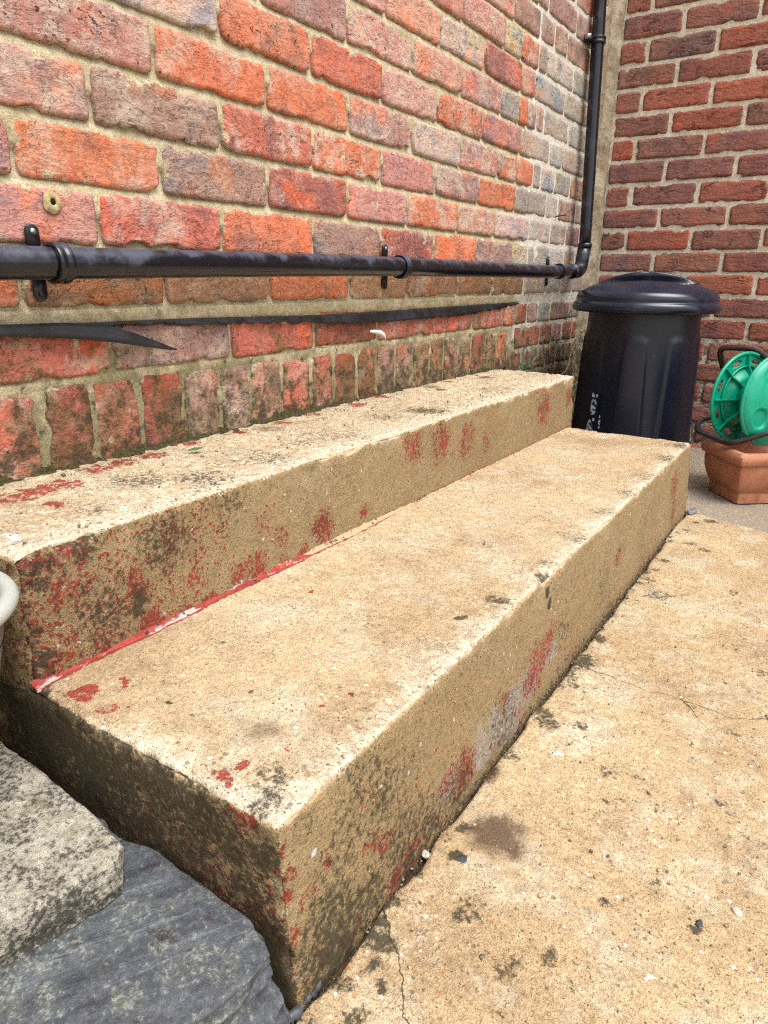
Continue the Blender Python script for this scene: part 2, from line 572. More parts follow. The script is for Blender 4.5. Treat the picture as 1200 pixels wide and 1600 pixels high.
# ------------------------------------------------------------------ bricks
def brick_mesh(name, L, H, seed, nx, nz, rough=1.0, depth=.03):
    u = np.linspace(-1, 1, nx)
    v = np.linspace(-1, 1, nz)
    # crowd rows towards the margin so the worn arris has geometry
    u = np.sign(u) * np.abs(u) ** .70
    v = np.sign(v) * np.abs(v) ** .70
    U, V = np.meshgrid(u, v, indexing='ij')
    U, V = U.ravel(), V.ravel()
    x, z = U * L / 2, V * H / 2
    sd = seed * 7.31
    e = np.minimum(L / 2 - np.abs(x), H / 2 - np.abs(z))
    q = np.stack([x, z, np.full_like(x, sd)], 1)
    wob = fbm(q, 45, 3, seed) * .0020 * rough + fbm(q, 160, 2, seed + 3) * .0010 * rough
    chip = np.clip(fbm(q + 5.1, 30, 3, seed + 9) - .22, 0, 1) * .020 * rough
    inx = (wob - chip) * np.abs(U) ** 5
    inz = (wob - chip) * np.abs(V) ** 4
    cr = (np.abs(U) ** 10) * (np.abs(V) ** 6)
    x2 = x + np.sign(U) * (inx - cr * .0026)
    z2 = z + np.sign(V) * (inz - cr * .0022)
    out = fbm(q, 14, 2, seed + 20) * .0014 * rough + fbm(q, 55, 3, seed + 21) * .0011 * rough
    out -= .0024 * np.exp(-np.maximum(e, 0) / .0008)
    out -= np.clip(fbm(q, 30, 2, seed + 33) - .33, 0, 1) * .008
    out += .0019 + RS.uniform(-.0012, .0018)
    verts = np.stack([x2, -out, z2], 1)
    faces = grid_faces(nx, nz).tolist()
    # skirt back into the mortar
    per = [i * nz for i in range(nx)] + [(nx - 1) * nz + j for j in range(1, nz)] + \
          [i * nz + nz - 1 for i in range(nx - 2, -1, -1)] + [j for j in range(nz - 2, 0, -1)]
    b0 = len(verts)
    back = verts[per].copy()
    back[:, 1] = depth
    verts = np.concatenate([verts, back])
    n = len(per)
    for k in range(n):
        k2 = (k + 1) % n
        faces.append([per[k], b0 + k, b0 + k2, per[k2]])
    edge = np.concatenate([np.maximum(e, 0), np.zeros(n)])
    me = bpy.data.meshes.new(name)
    me.from_pydata(verts.tolist(), [], faces)
    at = me.attributes.new('edge', 'FLOAT', 'POINT')
    at.data.foreach_set('value', edge.astype(np.float32))
    me.polygons.foreach_set('use_smooth', [True] * len(me.polygons))
    me.update()
    return me

PAL = {'O': (.60, .20, .110), 'K': (.63, .30, .215), 'R': (.53, .165, .118), 'P': (.53, .26, .215), 'U': (.40, .20, .19),
       'M': (.38, .225, .188), 'D': (.33, .105, .075), 'T': (.36, .20, .12), 'W': (.55, .38, .33), 'C': (.54, .44, .31),
       'G': (.36, .310, .265), 'g': (.46, .41, .355), 'm': (.34, .205, .17), 'r': (.34, .115, .08)}
def jit(c, a=.10):
    k = 1 + RS.uniform(-a, a)
    return tuple(max(.01, ch * k * (1 + RS.uniform(-a * .4, a * .4))) for ch in c) + (1,)

_cache = {}
def place_brick(parent, wall, a0, a1, z0, z1, colour, mat, seed, res, rough=1.0, unique=True, name='brick'):
    """wall 'L': plane X=0, a along +Y; wall 'B': plane Y=YB, a along +X"""
    L, H = a1 - a0, z1 - z0
    if unique:
        me = brick_mesh(name, L, H, seed, res[0], res[1], rough)
        me.materials.append(mat)
        sc = (1, 1, 1)
    else:
        kl = round(L / .03) * .03
        kl = max(kl, .03)
        key = (wall, mat.name, round(kl, 3), round(H, 2), seed % 6)
        if key not in _cache:
            me = brick_mesh(name, kl, H, seed, max(6, int(res[0] * kl / .215)), res[1], rough)
            me.materials.append(mat)
            _cache[key] = (me, kl, H)
        me, l0, h0 = _cache[key]
        sc = (L / l0, 1, H / h0)
    o = bpy.data.objects.new(name, me)
    COL.objects.link(o)
    am, zm = (a0 + a1) / 2, (z0 + z1) / 2
    if wall == 'L':
        o.rotation_euler = (0, 0, math.pi / 2)
        o.location = (0, am, zm)
    else:
        o.location = (am, YB, zm)
    o.scale = sc
    o.color = colour
    o.parent = parent
    return o

# ---- long left wall
wallL = tag(empty('brick_wall', (0, 1.3, GZ)), 'long weathered red brick wall with wide sandy mortar joints behind the steps', 'wall')
wallL.location = (0, 0, 0)
near = {0: ([.628, .861, 1.086, 1.307, 1.553, 1.778, 1.985, 2.069], 'RMRDRRRO'),
        1: ([.51, .733, .965, 1.201, 1.43, 1.674, 1.888, 2.121], 'OTTOTTTT'),
        2: ([.632, .857, 1.09, 1.317, 1.551, 1.777, 2.014, 2.132], 'PROMROMC'),
        3: ([.525, .745, .97, 1.198, 1.424, 1.666, 1.883, 2.127], 'POMRPOKW'),
        4: ([.639, .865, 1.093, 1.319, 1.549, 1.777, 2.015], 'KMROPMO'),
        5: ([.749, .975, 1.206, 1.436, 1.668, 1.885, 2.011], 'POOPWPO'),
        6: ([.876, 1.093, 1.319, 1.547, 1.78, 2.024], 'WORPOP'),
        7: ([.97, 1.201, 1.432, 1.659, 1.885, 2.0], 'PUPKPG'),
        8: ([1.1, 1.33, 1.55, 1.775, 2.004], 'UPKWR'),
        9: ([.97, 1.2, 1.43, 1.65, 1.881, 1.994], 'KPKRPC'),
        10: ([1.1, 1.33, 1.55, 1.71, 1.937], 'PRPKP'),
        11: ([.97, 1.2, 1.43, 1.66, 1.88], 'UPKRP'),
        12: ([1.1, 1.33, 1.55, 1.775, 2.004], 'KPPUR')}
right = {0: ([2.162, 2.255, 2.37, 2.56, 2.74], 'rmGmG'), 1: ([2.307, 2.448, 2.568, 2.74], 'GgGG'), 2: ([2.318, 2.45, 2.574, 2.74], 'GgGg'),
         3: ([2.311, 2.458, 2.60, 2.74], 'gGmG'), 4: ([2.253, 2.363, 2.535, 2.74], 'GgmG'), 5: ([2.13, 2.192, 2.308, 2.459, 2.6, 2.74], 'OGgGTm'),
         6: ([2.25, 2.358, 2.58, 2.74], 'GgGm'), 7: ([2.062, 2.123, 2.183, 2.403, 2.63, 2.74], 'OmmGgm'), 8: ([2.10, 2.34, 2.57, 2.74], 'OgGm'),
         9: ([2.114, 2.173, 2.401, 2.63, 2.74], 'OGgGm'), 10: ([2.111, 2.222, 2.326, 2.55, 2.74], 'mmmmm'), 11: ([1.99, 2.094, 2.157, 2.391, 2.62, 2.74], 'mGmmmm'),
         12: ([2.25, 2.363, 2.535, 2.74], 'mmrm')}
JT = .0085
seed = 1
for k in range(0, 13):
    if k == 0:
        zb, zt = -.164, -.100
    elif k == 1:
        zb, zt = -.0735, -.0065
    else:
        zb, zt = .075 * (k - 2) + .0046, .075 * (k - 1) - .0050
    ys, cols = near[k]
    # run on to the left beyond the frame in the same bond
    ext, y = [], ys[0] - .226
    while y > .05:
        ext.append(y)
        y -= .226
    ext.append(y)
    ext = ext[::-1]
    edges = ext + ys
    codes = [random.choice('ORPMK') for _ in range(len(ext) - 1)] + list(cols)
    for i in range(len(edges) - 1):
        a, b = edges[i], edges[i + 1]
        code = codes[i]
        dist = math.hypot(.874, (a + b) / 2)
        res = (34, 13) if dist < 1.6 else (24, 10)
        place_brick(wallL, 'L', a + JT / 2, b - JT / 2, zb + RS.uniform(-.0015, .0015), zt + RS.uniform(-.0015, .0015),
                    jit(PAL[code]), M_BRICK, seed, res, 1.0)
        seed += 1
    rys, rc = right[k]
    prev = ys[-1]
    for b, code in zip(rys, rc):
        place_brick(wallL, 'L', prev + .004, b - .004, zb + .001, zt + .001 if k else -.104, jit(PAL[code]), M_OLD, seed, (20, 8), .7, unique=False)
        seed += 1
        prev = b
# bricks on end below the damp course
sol = [.511, .587, .668, .752, .83, .903, .987, 1.072, 1.147, 1.229, 1.304, 1.384, 1.463, 1.544, 1.618, 1.697, 1.778, 1.869, 1.939, 2.023]
sol = [.511 - .078 * i for i in range(5, 0, -1)] + sol
scol = 'RMRDRDRDMMPRRrDMmTTmMrTOOT'
for i in range(len(sol) - 1):
    j = RS.uniform(-.002, .002)
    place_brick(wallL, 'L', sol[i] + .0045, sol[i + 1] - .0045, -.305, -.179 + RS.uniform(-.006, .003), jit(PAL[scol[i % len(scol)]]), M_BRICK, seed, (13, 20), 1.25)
    seed += 1
# older brickwork in the corner, below the damp-course level
for k in range(6):
    zt = -.1745 - .075 * k
    y = 2.03 if k % 2 else 2.075
    while y < 2.73:
        w = (.108 if k % 2 else random.choice((.108, .215)))
        b = min(y + w, 2.74)
        if b - y > .03:
            place_brick(wallL, 'L', y + .004, b - .004, zt - .066, zt, jit(PAL[random.choice('rmmGr')], .15), M_OLD, seed, (20, 8), .8, unique=False)
            seed += 1
        y = b

# mortar sheet with its own relief: struck back under each brick, flush on the brick below
def mortar_sheet():
    ys = np.concatenate([np.arange(-.35, 1.2, .0055), np.arange(1.2, YB + .02, .009)])
    zs = np.arange(-.66, .905, .0045)
    Y, Z = np.meshgrid(ys, zs, indexing='ij')
    Y, Z = Y.ravel(), Z.ravel()
    q = np.stack([np.zeros_like(Y), Y, Z], 1)
    d = fbm(q, 18, 3, 5) * .0016 + fbm(q, 90, 2, 8) * .0009
    fr = (Z / .075) - np.floor(Z / .075 + .5)          # -0.5..0.5, joint centre at 0
    inj = np.clip(fr / .09, -1, 1)
    prof = np.where(Z > -.07, -.0036 - .0026 * inj, -.0034)
    band = sstep(-.1005, -.096, Z) * (1 - sstep(-.079, -.074, Z))       # proud bed on the damp course
    prof = prof * (1 - band) + (.0015 + fbm(q, 30, 3, 44) * .003) * band
    bed = sstep(-.186, -.178, Z) * (1 - sstep(-.170, -.163, Z)) * (Y < 2.05)
    prof = prof * (1 - bed) + (-.001 + fbm(q, 26, 3, 41) * .003) * bed
    low = (Z < -.186) & (Y < 2.03)
    prof = np.where(low, -.0015 + fbm(q, 25, 2, 47) * .003, prof)
    prof = np.where(Y > 2.1, -.0010, prof)
    x = prof + d
    v = np.stack([x, Y, Z], 1)
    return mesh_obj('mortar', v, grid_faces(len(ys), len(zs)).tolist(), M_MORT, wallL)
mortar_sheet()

# brickwork higher up than the picture reaches, joined
def upper_bricks(name, wall, a_lo, a_hi, z_lo, z_hi, mat, parent, cols):
    V, F = [], []
    k = 0
    z = z_lo
    while z < z_hi:
        a = a_lo - (.1125 if k % 2 else 0)
        while a < a_hi:
            b0, b1 = max(a + .006, a_lo), min(a + .219, a_hi)
            if b1 - b0 > .02:
                n = len(V)
                o = RS.uniform(0, .002)
                for (dd, ins) in ((-.02, 0), (-.003 + o, 0), (o, .004)):
                    for (p, q) in ((b0 + ins, z + ins), (b1 - ins, z + ins), (b1 - ins, z + .063 - ins), (b0 + ins, z + .063 - ins)):
                        V.append((dd, p, q) if wall == 'L' else (p, YB - dd, q))
                for lv in (0, 4):
                    for i in range(4):
                        j = (i + 1) % 4
                        F.append((n + lv + i, n + lv + j, n + lv + 4 + j, n + lv + 4 + i))
                F.append((n + 8, n + 9, n + 10, n + 11))
            a += .225
        z += .075
        k += 1
    bm = bmesh.new()
    bv = [bm.verts.new(v) for v in V]
    for f in F:
        bm.faces.new([bv[i] for i in f])
    o = bm_obj(name, bm, mat, parent, smooth=False)
    o.color = cols
    o['kind'] = 'stuff'
    return o
upper_bricks('upper_brickwork', 'L', -1.2, 2.74, .8306, 2.4, M_BRICK, wallL, (.40, .14, .10, 1))
bmm = bmesh.new()
for vs_ in ([(-.005, -1.2, .902), (-.005, YB, .902), (-.005, YB, 2.42), (-.005, -1.2, 2.42)],
            [(-.006, -1.2, -.65), (-.006, -.34, -.65), (-.006, -.34, .902), (-.006, -1.2, .902)],
            [(-.22, -1.2, 2.42), (-.22, YB + .2, 2.42), (-.22, YB + .2, -.65), (-.22, -1.2, -.65)],
            [(-.005, -1.2, 2.42), (-.005, YB, 2.42), (-.22, YB + .2, 2.42), (-.22, -1.2, 2.42)],
            [(-.005, -1.2, -.65), (-.22, -1.2, -.65), (-.22, -1.2, 2.42), (-.005, -1.2, 2.42)]):
    bmm.faces.new([bmm.verts.new(v) for v in vs_])
bm_obj('wall_core', bmm, M_MORT, wallL, smooth=False)
upper_bricks('upper_brickwork', 'L', -1.2, -.27, -.66, .80, M_BRICK, wallL, (.42, .13, .09, 1))

# ---- back wall
wallB = tag(empty('brick_wall', (0, 0, 0)), 'dark red rustic brick wall with cream joints behind the black bin', 'wall')
BP = {'a': (.33, .130, .095), 'b': (.30, .135, .105), 'c': (.37, .125, .082), 'd': (.28, .132, .106), 'e': (.32, .138, .102)}
brow = 'acbdab'
for i in range(-2, 20):
    zt = .82 - .075 * i - .0058
    zb = zt - .0634
    if zt < -.66:
        break
    p0 = .232 if i % 2 == 0 else .1215
    ed = [.030 - .0035 * math.sin(i)]
    x = p0
    while x < 1.25:
        ed.append(x + RS.uniform(-.004, .004))
        x += .225
    for j in range(len(ed) - 1):
        place_brick(wallB, 'B', ed[j] + .0065, ed[j + 1] - .0065, zb + RS.uniform(-.002, .002), zt + RS.uniform(-.002, .002),
                    jit(BP[random.choice('aabbbccdde')], .12), M_RUSTIC, seed, (26, 9), 1.3, unique=(j < 4))
        seed += 1
def mortar_back():
    xs = np.concatenate([np.arange(-.02, .9, .007), np.arange(.9, 1.45, .03)])
    zs = np.arange(-.66, .975, .006)
    X, Z = np.meshgrid(xs, zs, indexing='ij')
    X, Z = X.ravel(), Z.ravel()
    q = np.stack([X, np.full_like(X, 3.1), Z], 1)
    y = YB + .0022 - fbm(q, 25, 3, 5) * .0016 - fbm(q, 100, 2, 9) * .0010
    return mesh_obj('mortar', np.stack([X, y, Z], 1), grid_faces(len(xs), len(zs)).tolist(), M_MORT2, wallB)
mortar_back()
upper_bricks('upper_brickwork', 'B', .03, 3.2, .9765, 2.4, M_RUSTIC, wallB, (.21, .062, .042, 1))
upper_bricks('upper_brickwork', 'B', 1.38, 3.2, -.66, .97, M_RUSTIC, wallB, (.21, .062, .042, 1))
bmm = bmesh.new()
for vs_ in ([(-.02, YB + .006, .972), (3.2, YB + .006, .972), (3.2, YB + .006, 2.42), (-.02, YB + .006, 2.42)],
            [(1.40, YB + .0065, -.66), (3.2, YB + .0065, -.66), (3.2, YB + .0065, .972), (1.40, YB + .0065, .972)],
            [(-.22, YB + .24, 2.42), (3.2, YB + .24, 2.42), (3.2, YB + .24, -.66), (-.22, YB + .24, -.66)],
            [(-.02, YB + .006, 2.42), (3.2, YB + .006, 2.42), (3.2, YB + .24, 2.42), (-.22, YB + .24, 2.42)],
            [(3.2, YB + .006, -.66), (3.2, YB + .24, -.66), (3.2, YB + .24, 2.42), (3.2, YB + .006, 2.42)]):
    bmm.faces.new([bmm.verts.new(v) for v in vs_])
bm_obj('wall_core', bmm, M_MORT2, wallB, smooth=False)
# rough mortar fillet run down the corner where the two walls meet
def fillet():
    zs = np.arange(-.64, 1.6, .008)
    prof = np.array([(-.004, 2.655), (.006, 2.672), (.009, 2.690), (.004, 2.706), (.015, 2.716), (.026, 2.724), (.032, 2.738), (.030, 2.756), (.02, 2.77)])
    V = []
    for z in zs:
        for k, (x, y) in enumerate(prof):
            V.append((x, y, z))
    V = np.array(V)
    d = fbm(V, 30, 3, 71) * .006 + fbm(V * np.array([1, 1, .25]), 60, 2, 72) * .004
    V[:, 0] += d
    V[:, 1] -= d * .5
    return mesh_obj('mortar_fillet', V, grid_faces(len(zs), len(prof), flip=True).tolist(), M_FIL, wallB)
fillet()

# ------------------------------------------------------------------ concrete steps
LT_paint = [(0.303, 0.335, 0.013), (0.345, 0.334, 0.011), (0.358, 0.35, 0.006), (0.323, 0.363, 0.006), (0.294, 0.329, 0.008), (0.507, 0.349, 0.008), (0.503, 0.329, 0.009), (0.522, 0.342, 0.005), (0.522, 0.392, 0.005), (0.318, 0.374, 0.006), (0.299, 0.67, 0.008), (0.341, 0.649, 0.006), (0.521, 0.492, 0.004), (0.513, 0.456, 0.004), (0.517, 0.784, 0.004), (0.41, 0.312, 0.006), (0.435, 0.31, 0.006), (0.472, 0.312, 0.006)]
LT_paint = [(x, y, r * 1.3) for x, y, r in LT_paint]
LT_dirt = [(0.487, 0.393, 0.019, .10), (0.538, 0.35, 0.016, .25), (0.552, 0.328, 0.012, .3), (0.553, 0.768, 0.012, .3), (0.325, 1.358, 0.028, .2), (0.44, 0.429, 0.003, .4), (0.564, 0.924, 0.016, .2), (0.576, 0.877, 0.012, .3), (0.564, 1.053, 0.024, .2), (0.559, 1.208, 0.025, .2), (0.565, 1.357, 0.028, .2), (0.568, 1.501, 0.032, .22), (0.57, 1.708, 0.037, .25), (0.538, 0.697, 0.006, .4), (0.387, 0.373, 0.003, .5), (0.338, 0.483, 0.004, .4), (0.267, 0.311, 0.010, .4), (0.321, 0.312, 0.010, .25), (0.371, 0.312, 0.009, .2), (0.554, 0.312, 0.010, .3), (.57, 1.86, .03, .28), (.53, 1.85, .03, .2)]
LT_brown = [(0.471, 1.063, 0.05, .12), (0.388, 1.087, 0.10, .13), (0.414, 1.75, 0.12, .2), (0.487, 0.393, 0.022, .35), (.45, 1.45, .1, .08), (.35, .55, .06, .08)]
UT_paint = [(0.069, 0.42, 0.035), (0.069, 0.453, 0.032), (0.069, 0.487, 0.03), (0.033, 0.558, 0.031), (0.032, 0.601, 0.027), (0.032, 0.658, 0.023), (0.135, 0.437, 0.02), (0.019, 0.744, 0.017), (0.031, 0.947, 0.021), (0.033, 1.187, 0.026), (0.072, 1.476, 0.02), (0.066, 1.75, 0.03), (.02, .85, .02), (.02, 1.05, .02), (.02, 1.3, .025), (.02, 1.6, .02)]
UT_dirt = [(0.136, 0.553, 0.028, .2), (0.176, 0.451, 0.024, .12), (0.192, 0.612, 0.032, .15), (0.19, 0.739, 0.034, .12), (0.173, 0.917, 0.046, .12), (0.181, 1.224, 0.031, .25), (0.148, 1.113, 0.034, .12), (0.169, 0.854, 0.026, .12), (0.191, 1.553, 0.059, .12)]
UR_paint = [(0.447, -0.375, 0.022, .62), (0.447, -0.343, 0.014, .5), (0.358, -0.344, 0.031, .5), (0.329, -0.375, 0.024, .5), (0.332, -0.313, 0.019, .48), (0.391, -0.338, 0.015, .45), (0.512, -0.427, 0.011, .6), (0.554, -0.426, 0.012, .6), (0.637, -0.416, 0.024, .55), (0.654, -0.355, 0.019, .46), (0.787, -0.399, 0.026, .58), (0.899, -0.402, 0.012, .6), (1.159, -0.332, 0.04, .5), (1.062, -0.326, 0.03, .5), (1.27, -0.353, 0.036, .48), (1.039, -0.31, 0.019, .5), (0.526, -0.389, 0.011, .5), (0.39, -0.399, 0.014, .5), (0.36, -0.397, 0.013, .5), (0.692, -0.385, 0.017, .46), (1.706, -0.349, 0.05, .48), (1.365, -0.371, 0.026, .46), (0.529, -0.36, 0.011, .48), (0.323, -0.409, 0.012, .5), (0.601, -0.412, 0.016, .55), (1.9, -0.342, 0.025, .52), (.40, -.425, .02, .55), (.46, -.425, .02, .6), (.34, -.425, .02, .55), (.70, -.425, .014, .5), (.74, -.425, .014, .5)]
UR_dirt = [(0.339, -0.309, 0.025, .12), (0.391, -0.291, 0.021, .12), (0.315, -0.376, 0.02, .14), (0.323, -0.409, 0.017, .14), (0.446, -0.387, 0.014, .18), (0.492, -0.325, 0.034, .09), (0.394, -0.373, 0.038, .09), (0.598, -0.302, 0.035, .1), (0.56, -0.35, 0.04, .05), (.34, -.36, .06, .07)]
LR_paint = [(0.618, -0.581, 0.028, .5), (0.578, -0.572, 0.018, .48), (0.841, -0.555, 0.037, .52), (0.875, -0.54, 0.031, .52), (0.809, -0.569, 0.024, .5), (0.51, -0.600, 0.018, .52), (0.479, -0.605, 0.019, .55), (0.461, -0.61, 0.012, .55), (0.416, -0.479, 0.008, .45), (0.426, -0.539, 0.013, .47), (0.369, -0.505, 0.008, .5), (0.314, -0.453, 0.005, .6), (0.316, -0.487, 0.008, .5), (0.314, -0.502, 0.009, .5), (0.315, -0.538, 0.010, .52), (0.338, -0.52, 0.009, .46), (0.39, -0.605, 0.009, .6), (0.375, -0.60, 0.007, .5), (0.448, -0.549, 0.011, .48), (0.73, -0.547, 0.015, .45), (1.729, -0.504, 0.038, .46), (1.739, -0.573, 0.031, .46), (1.246, -0.525, 0.02, .44)]
LR_dirt = [(0.458, -0.503, 0.037, .12), (0.426, -0.458, 0.025, .10), (0.484, -0.569, 0.036, .13), (0.397, -0.493, 0.025, .10), (0.358, -0.561, 0.036, .14), (0.323, -0.577, 0.027, .16), (0.377, -0.52, 0.028, .10), (0.537, -0.603, 0.034, .14), (0.596, -0.602, 0.031, .12), (0.389, -0.446, 0.012, .05), (0.881, -0.455, 0.005, .35), (0.886, -0.475, 0.005, .35), (0.735, -0.579, 0.037, .12), (0.94, -0.538, 0.028, .10), (1.17, -0.536, 0.048, .09), (1.429, -0.515, 0.06, .08), (0.416, -0.592, 0.028, .15), (0.337, -0.446, 0.014, .09), (.36, -.61, .04, .2), (.5, -.62, .03, .16)]
LR_grey = [(0.756, -0.581, 0.046), (0.66, -0.581, 0.034), (0.696, -0.575, 0.035), (0.819, -0.565, 0.041), (0.578, -0.577, 0.022), (0.892, -0.559, 0.027)]
EF_paint = [(0.551, -0.436, 0.010, .62), (0.561, -0.437, 0.007, .6), (0.541, -0.435, 0.007, .6), (0.398, -0.487, 0.021, .45), (0.423, -0.495, 0.015, .46), (0.339, -0.545, 0.026, .54), (0.295, -0.545, 0.028, .52), (0.364, -0.548, 0.014, .55), (0.577, -0.518, 0.014, .47), (0.562, -0.535, 0.011, .48), (0.503, -0.522, 0.006, .46), (0.267, -0.433, 0.012, .5), (0.334, -0.428, 0.009, .5), (0.266, -0.527, 0.026, .46), (0.446, -0.459, 0.008, .45), (0.303, -0.463, 0.019, .44), (0.578, -0.475, 0.005, .5), (0.578, -0.542, 0.008, .5)]
EF_dirt_shade = [(0.286, -0.448, 0.043, .17), (0.325, -0.462, 0.041, .14), (0.383, -0.465, 0.034, .14), (0.437, -0.46, 0.028, .13), (0.486, -0.463, 0.026, .13), (0.524, -0.47, 0.021, .12), (0.481, -0.507, 0.027, .12), (0.542, -0.513, 0.022, .12), (0.254, -0.484, 0.045, .17), (0.346, -0.504, 0.032, .14), (0.567, -0.559, 0.025, .17), (0.237, -0.46, 0.04, .17), (0.411, -0.516, 0.021, .13), (0.566, -0.465, 0.012, .12), (.45, -.55, .06, .13), (.3, -.57, .06, .15), (.56, -.6, .04, .18)]

def wfield(u, v, blobs, soft=1.45, default=.6, warp=1.0):
    q_ = np.stack([u, v, np.zeros_like(u)], 1)
    wu = fbm(q_ + 3.3, 45, 3, 201, .6) * .016 * warp
    wv = fbm(q_ + 9.1, 45, 3, 202, .6) * .016 * warp
    o = np.zeros(len(u))
    for b in blobs:
        s = b[3] if len(b) > 3 else default
        k = min(1.0, b[2] / .007)
        rr = b[2] * soft + .016
        m = np.where((np.abs(u - b[0]) < rr) & (np.abs(v - b[1]) < rr))[0]
        if not len(m):
            continue
        d = np.hypot(u[m] + wu[m] * k - b[0], v[m] + wv[m] * k - b[1]) / max(b[2], 1e-4)
        o[m] = np.maximum(o[m], s * (1 - sstep(.35, soft, d)))
    return o

def block(x0, x1, y0, y1, z0, z1, s, rad, skip=()):
    """grid box with rounded, worn arrises. returns verts, faces, normals, edge factor"""
    faces_def = {'top': (2, z1, 0, (x0, x1), 1, (y0, y1)), 'front': (0, x1, 1, (y0, y1), 2, (z0, z1)), 'near': (1, y0, 0, (x0, x1), 2, (z0, z1)),
                 'far': (1, y1, 0, (x0, x1), 2, (z0, z1))}
    bm_v, bm_f, base = [], [], 0
    for nme, (ax, val, a, ra, b, rb) in faces_def.items():
        if nme in skip:
            continue
        na = max(2, int((ra[1] - ra[0]) / s) + 1)
        nb = max(2, int((rb[1] - rb[0]) / s) + 1)
        A, B = np.meshgrid(np.linspace(*ra, na), np.linspace(*rb, nb), indexing='ij')
        v = np.zeros((na * nb, 3))
        v[:, ax] = val
        v[:, a] = A.ravel()
        v[:, b] = B.ravel()
        flip = nme == 'far'
        bm_v.append(v)
        bm_f.append(grid_faces(na, nb, base, flip))
        base += na * nb
    v = np.concatenate(bm_v)
    f = np.concatenate(bm_f)
    key = np.round(v / 1e-6).astype(np.int64)
    _, idx, inv = np.unique(key, axis=0, return_index=True, return_inverse=True)
    inv = inv.ravel()
    v = v[idx]
    f = inv[f]
    lo = np.array([x0 - 1, y0 + rad, z0 - 1])
    hi = np.array([x1 - rad, y1 - rad, z1 - rad])
    c = np.clip(v, lo, hi)
    d = v - c
    ln = np.linalg.norm(d, axis=1, keepdims=True)
    n = d / np.maximum(ln, 1e-9)
    p = c + n * rad
    nz = (np.abs(d) > 1e-7).sum(1)
    # distance to the nearest arris
    da = np.stack([x1 - v[:, 0], np.minimum(v[:, 1] - y0, y1 - v[:, 1]), z1 - v[:, 2]], 1)
    da.sort(axis=1)
    edge = np.exp(-np.maximum(da[:, 1], 0) / .011)
    return p, f, n, edge, nz

